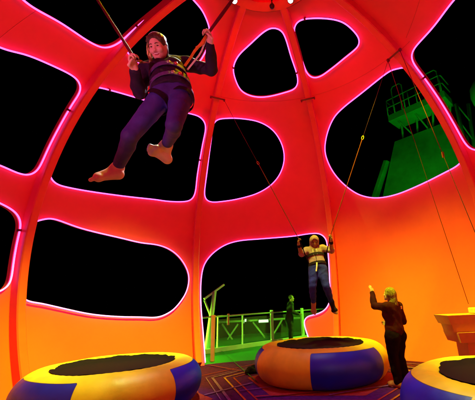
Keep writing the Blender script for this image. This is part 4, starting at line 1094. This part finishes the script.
# braced frame and lamps beyond the rail
fr = thing('braced_truss', 'dark braced steel truss behind the glass rail panels', 'truss', at(240, 340, 15.2))
def fpt(px, py, Y=15.2): return at(px, py, Y)
MB().tube([fpt(219, 322), fpt(300, 318)], .05, 8).build('beam', M['steel'], fr, True)
for a, b in (((222, 324), (238, 348)), ((238, 324), (222, 348)), ((253, 322), (270, 344)), ((283, 318), (268, 344))):
    MB().tube([fpt(*a), fpt(*b)], .04, 8).build('brace', M['steel'], fr, True)
for i, (px, py, Y, w, lab) in enumerate(((263.5, 321, 15.0, .42, 'wide white deck lamp glowing behind the glass railing'), (245.5, 320.3, 15.0, .07, 'tiny white deck lamp glowing behind the railing, left of the wide lamp'))):
    p = at(px, py, Y); t = thing('deck_lamp', lab, 'lamp', p, 'white deck lamps beyond the railing')
    MB().box(p+np.array([0, .06, 0]), (w+.06, .08, .18), None, .01).build('housing', M['dark'], t); MB().box(p, (w, .03, .11), None, .008).build('diffuser', M['white_lamp'], t)

# mast house with platform, seen through the right opening
tw = thing('mast_tower', 'green lit ship mast tower tapering up to a railed platform', 'tower', at(415, 260, 19))
def col(px, py, Y): return at(px, py, Y)
Yl, Yr = 20.0, 17.4
top_l, top_r = col(394.5, 140.5, Yl), col(452, 121, Yr); bot_l, bot_r = col(381, 205, Yl-.3), col(470, 190, Yr-.3)
zt2 = (top_l[2]+top_r[2])/2; top_l[2] = top_r[2] = zt2
dl_, dr_ = nrm(bot_l-top_l), nrm(bot_r-top_r)
bot_l = top_l+dl_*((zt2+1)/-dl_[2]); bot_r = top_r+dr_*((zt2+1)/-dr_[2])
back = nrm(np.cross(Z, top_r-top_l))*3.2; back = back if back[1] > 0 else -back
ex = nrm(top_r-top_l); ey = nrm(back); hh = zt2+1; aL = -(bot_l-top_l)@ex; bF = -(bot_l-top_l)@ey; aR = max(.2, (bot_r-top_r)@ex)
bot_l = top_l-ex*aL-ey*bF-Z*hh; bot_r = top_r+ex*aR-ey*bF-Z*hh
V = [bot_l, bot_r, bot_r+back*1.3, bot_l+back*1.3, top_l, top_r, top_r+back, top_l+back]
MB().add(V, [(0, 1, 2, 3), (7, 6, 5, 4), (0, 4, 5, 1), (1, 5, 6, 2), (2, 6, 7, 3), (3, 7, 4, 0)]).build('tower_body', M['green'], tw)
ex = nrm(top_r-top_l); ey = nrm(back); tc = (top_l+top_r)/2
mb = MB(); wid = np.linalg.norm(top_r-top_l)
# side buttress left of the body
b0, b1_ = col(373, 204, Yl), col(387, 161, Yl)
dd = nrm(b0-b1_); MB().box((b1_+b1_+dd*9)/2, (.26, .5, 9), [nrm(np.cross(dd, ey)), ey, dd], .03).build('buttress', M['green'], tw)
pl_l, pl_r = col(386.5, 117, Yl-1.0), col(455, 92.5, Yr-1.4)
zp = (pl_l[2]+pl_r[2])/2; L2 = np.linalg.norm((pl_r-pl_l)[:2]); pc = (pl_l+pl_r)/2; pc[2] = zp
px_ = nrm((pl_r-pl_l)*np.array([1, 1, 0])); py_ = np.array([-px_[1], px_[0], 0])
MB().box(pc+py_*.7-px_*L2*.05, (L2*.85, 1.5, .46), [px_, py_, Z], .02).build('platform', M['green'], tw)
for i in range(4):
    q = pc+px_*(L2*(.12+.25*i-.5))+py_*1.0; w_ = tc+ex*(wid*(.1+.27*i-.5))+ey*.6; w_[2] = zt2
    MB().tube([q, w_], .07, 8).build('strut', M['green'], tw, True)
for i in range(3):
    q = pc+px_*(L2*(.14+.27*i-.5))+py_*.3-Z*.2; w_ = tc+ex*(wid*(.34+.27*i-.5))+ey*.2; w_[2] = zt2
    MB().tube([q, w_], .05, 8).build('strut', M['green'], tw, True)
for lvl in (.55, 1.1):
    pts = [pc+px_*(L2*x-0)+py_*y+Z*(.2+lvl) for x, y in ((-.46, 1.3), (-.47, 0.0), (-.44, -.1), (.34, -.1), (.37, 0), (.37, 1.3))]
    MB().tube(pts, .035, 8).build('guard_rail', M['green'], tw, True)
for x in np.linspace(-.46, .35, 8):
    MB().tube([pc+px_*L2*x-py_*.1+Z*.2, pc+px_*L2*x-py_*.1+Z*1.32], .032, 8).build('guard_post', M['green'], tw, True)
for (xa, h) in ((-.3, 2.0), (.22, 1.7)):       # ladder hoops that rise over the rail
    MB().tube([pc+px_*L2*(xa-.06)+Z*.2, pc+px_*L2*(xa-.06)+Z*h, pc+px_*L2*(xa-.03)+Z*(h+.18), pc+px_*L2*(xa+.08)+Z*(h+.18), pc+px_*L2*(xa+.11)+Z*h, pc+px_*L2*(xa+.11)+Z*.2], .04, 8).build('ladder_hoop', M['green'], tw, True)
MB().lathe(tc+ex*.2-Z*.15*0+ey*1.2, [(0, 0), (.16, 0), (.13, 1.3), (0, 1.35)], 14).build('vent_pipe', M['green'], tw, True)
# second green structure right of the rib
tw2 = thing('lattice_mast', 'green lit lattice mast seen right of the neon rib', 'mast', at(462, 150, 17))
l0, l1 = at(456, 104, 17), at(465, 146, 17); r0, r1 = at(468, 104, 17.6), at(474, 146, 17.6)
l1 = l0+(l1-l0)*2.6; r1 = r0+(r1-r0)*2.6
for a, b in ((l0, l1), (r0, r1)):
    MB().tube([a, b], .11, 8).build('leg', M['green'], tw2, True)
for i in range(6):
    t_ = i/6; u_ = (i+1)/6
    MB().tube([l0+(l1-l0)*t_, r0+(r1-r0)*u_], .04, 6).build('lattice_bar', M['green'], tw2, True)
rdm = thing('radar_dome', 'green lit rounded dome high at the right edge', 'radome', at(482, 90, 17))
p = at(483, 92, 17)
MB().lathe(p, [(.3, -1.0), (.62, -.7), (.72, -.2), (.66, .35), (.42, .75), (0, .9)], 28).build('shell', M['green'], rdm, True)
MB().lathe(p-Z*8, [(.3, 0), (.25, 7.05)], 16).build('column', M['green'], rdm, True)

GRN = (.02, 1.0, .06)
flood(at(416, 245, 13.5), at(415, 150, 19), GRN, 230, 125, .9, 'green floodlight on the deck aimed up at the mast tower', 'green floodlights on the deck', rad_=.15)
flood(np.array([9.5, 12.0, 3.0]), pc+Z*1, GRN, 900, 90, .9, 'green floodlight on the deck aimed at the mast platform', 'green floodlights on the deck', rad_=.15)
YG = (.22, 1.0, .02)
flood(np.array([-4.6, 11.2, .45]), np.array([-.8, 12.2, .2]), YG, 1700, 120, .7, 'green floodlight beside the deck left of the doorway', 'green floodlights on the deck', rad_=.1)
flood(np.array([2.6, 12.4, 2.6]), np.array([-.6, 12.4, .3]), YG, 1000, 120, .7, 'green floodlight beside the deck right of the doorway', 'green floodlights on the deck', rad_=.1)

# ================================================================== WORLD, CAMERA, RENDER
w = bpy.data.worlds.new('World'); bpy.context.scene.world = w; w.use_nodes = True; nt = w.node_tree
sky = nt.nodes.new('ShaderNodeTexSky'); sky.sky_type = 'NISHITA'; sky.sun_disc = False
sky.sun_elevation = rad(-12); sky.sun_rotation = rad(200)
bg = nt.nodes['Background']; nt.links.new(sky.outputs['Color'], bg.inputs['Color']); bg.inputs['Strength'].default_value = .05
sl = bpy.data.lights.new('moon', 'SUN'); sl.energy = .004; sl.angle = rad(.5); sl.color = (1, .95, .88)
so = bpy.data.objects.new('moon', sl); C.objects.link(so); so.rotation_euler = (rad(50), 0, rad(200)); so.location = (0, 0, 30)

cd = bpy.data.cameras.new('camera'); co = bpy.data.objects.new('camera', cd); C.objects.link(co)
cd.sensor_fit = 'HORIZONTAL'; cd.sensor_width = 36; cd.lens = 36*FPX/475; cd.shift_x = -CX/475; cd.clip_end = 9000; cd.clip_start = .05
co.matrix_world = Matrix(((CR[0], CU[0], -_F[0], CAM[0]), (CR[1], CU[1], -_F[1], CAM[1]), (CR[2], CU[2], -_F[2], CAM[2]), (0, 0, 0, 1)))
sc = bpy.context.scene; sc.camera = co
sc.view_settings.view_transform = 'Standard'; sc.view_settings.look = 'None'; sc.view_settings.exposure = 0; sc.view_settings.gamma = 1
sc.render.engine = 'CYCLES'; sc.cycles.use_denoising = True; sc.cycles.max_bounces = 8; sc.cycles.sample_clamp_indirect = 4; sc.cycles.use_light_tree = True
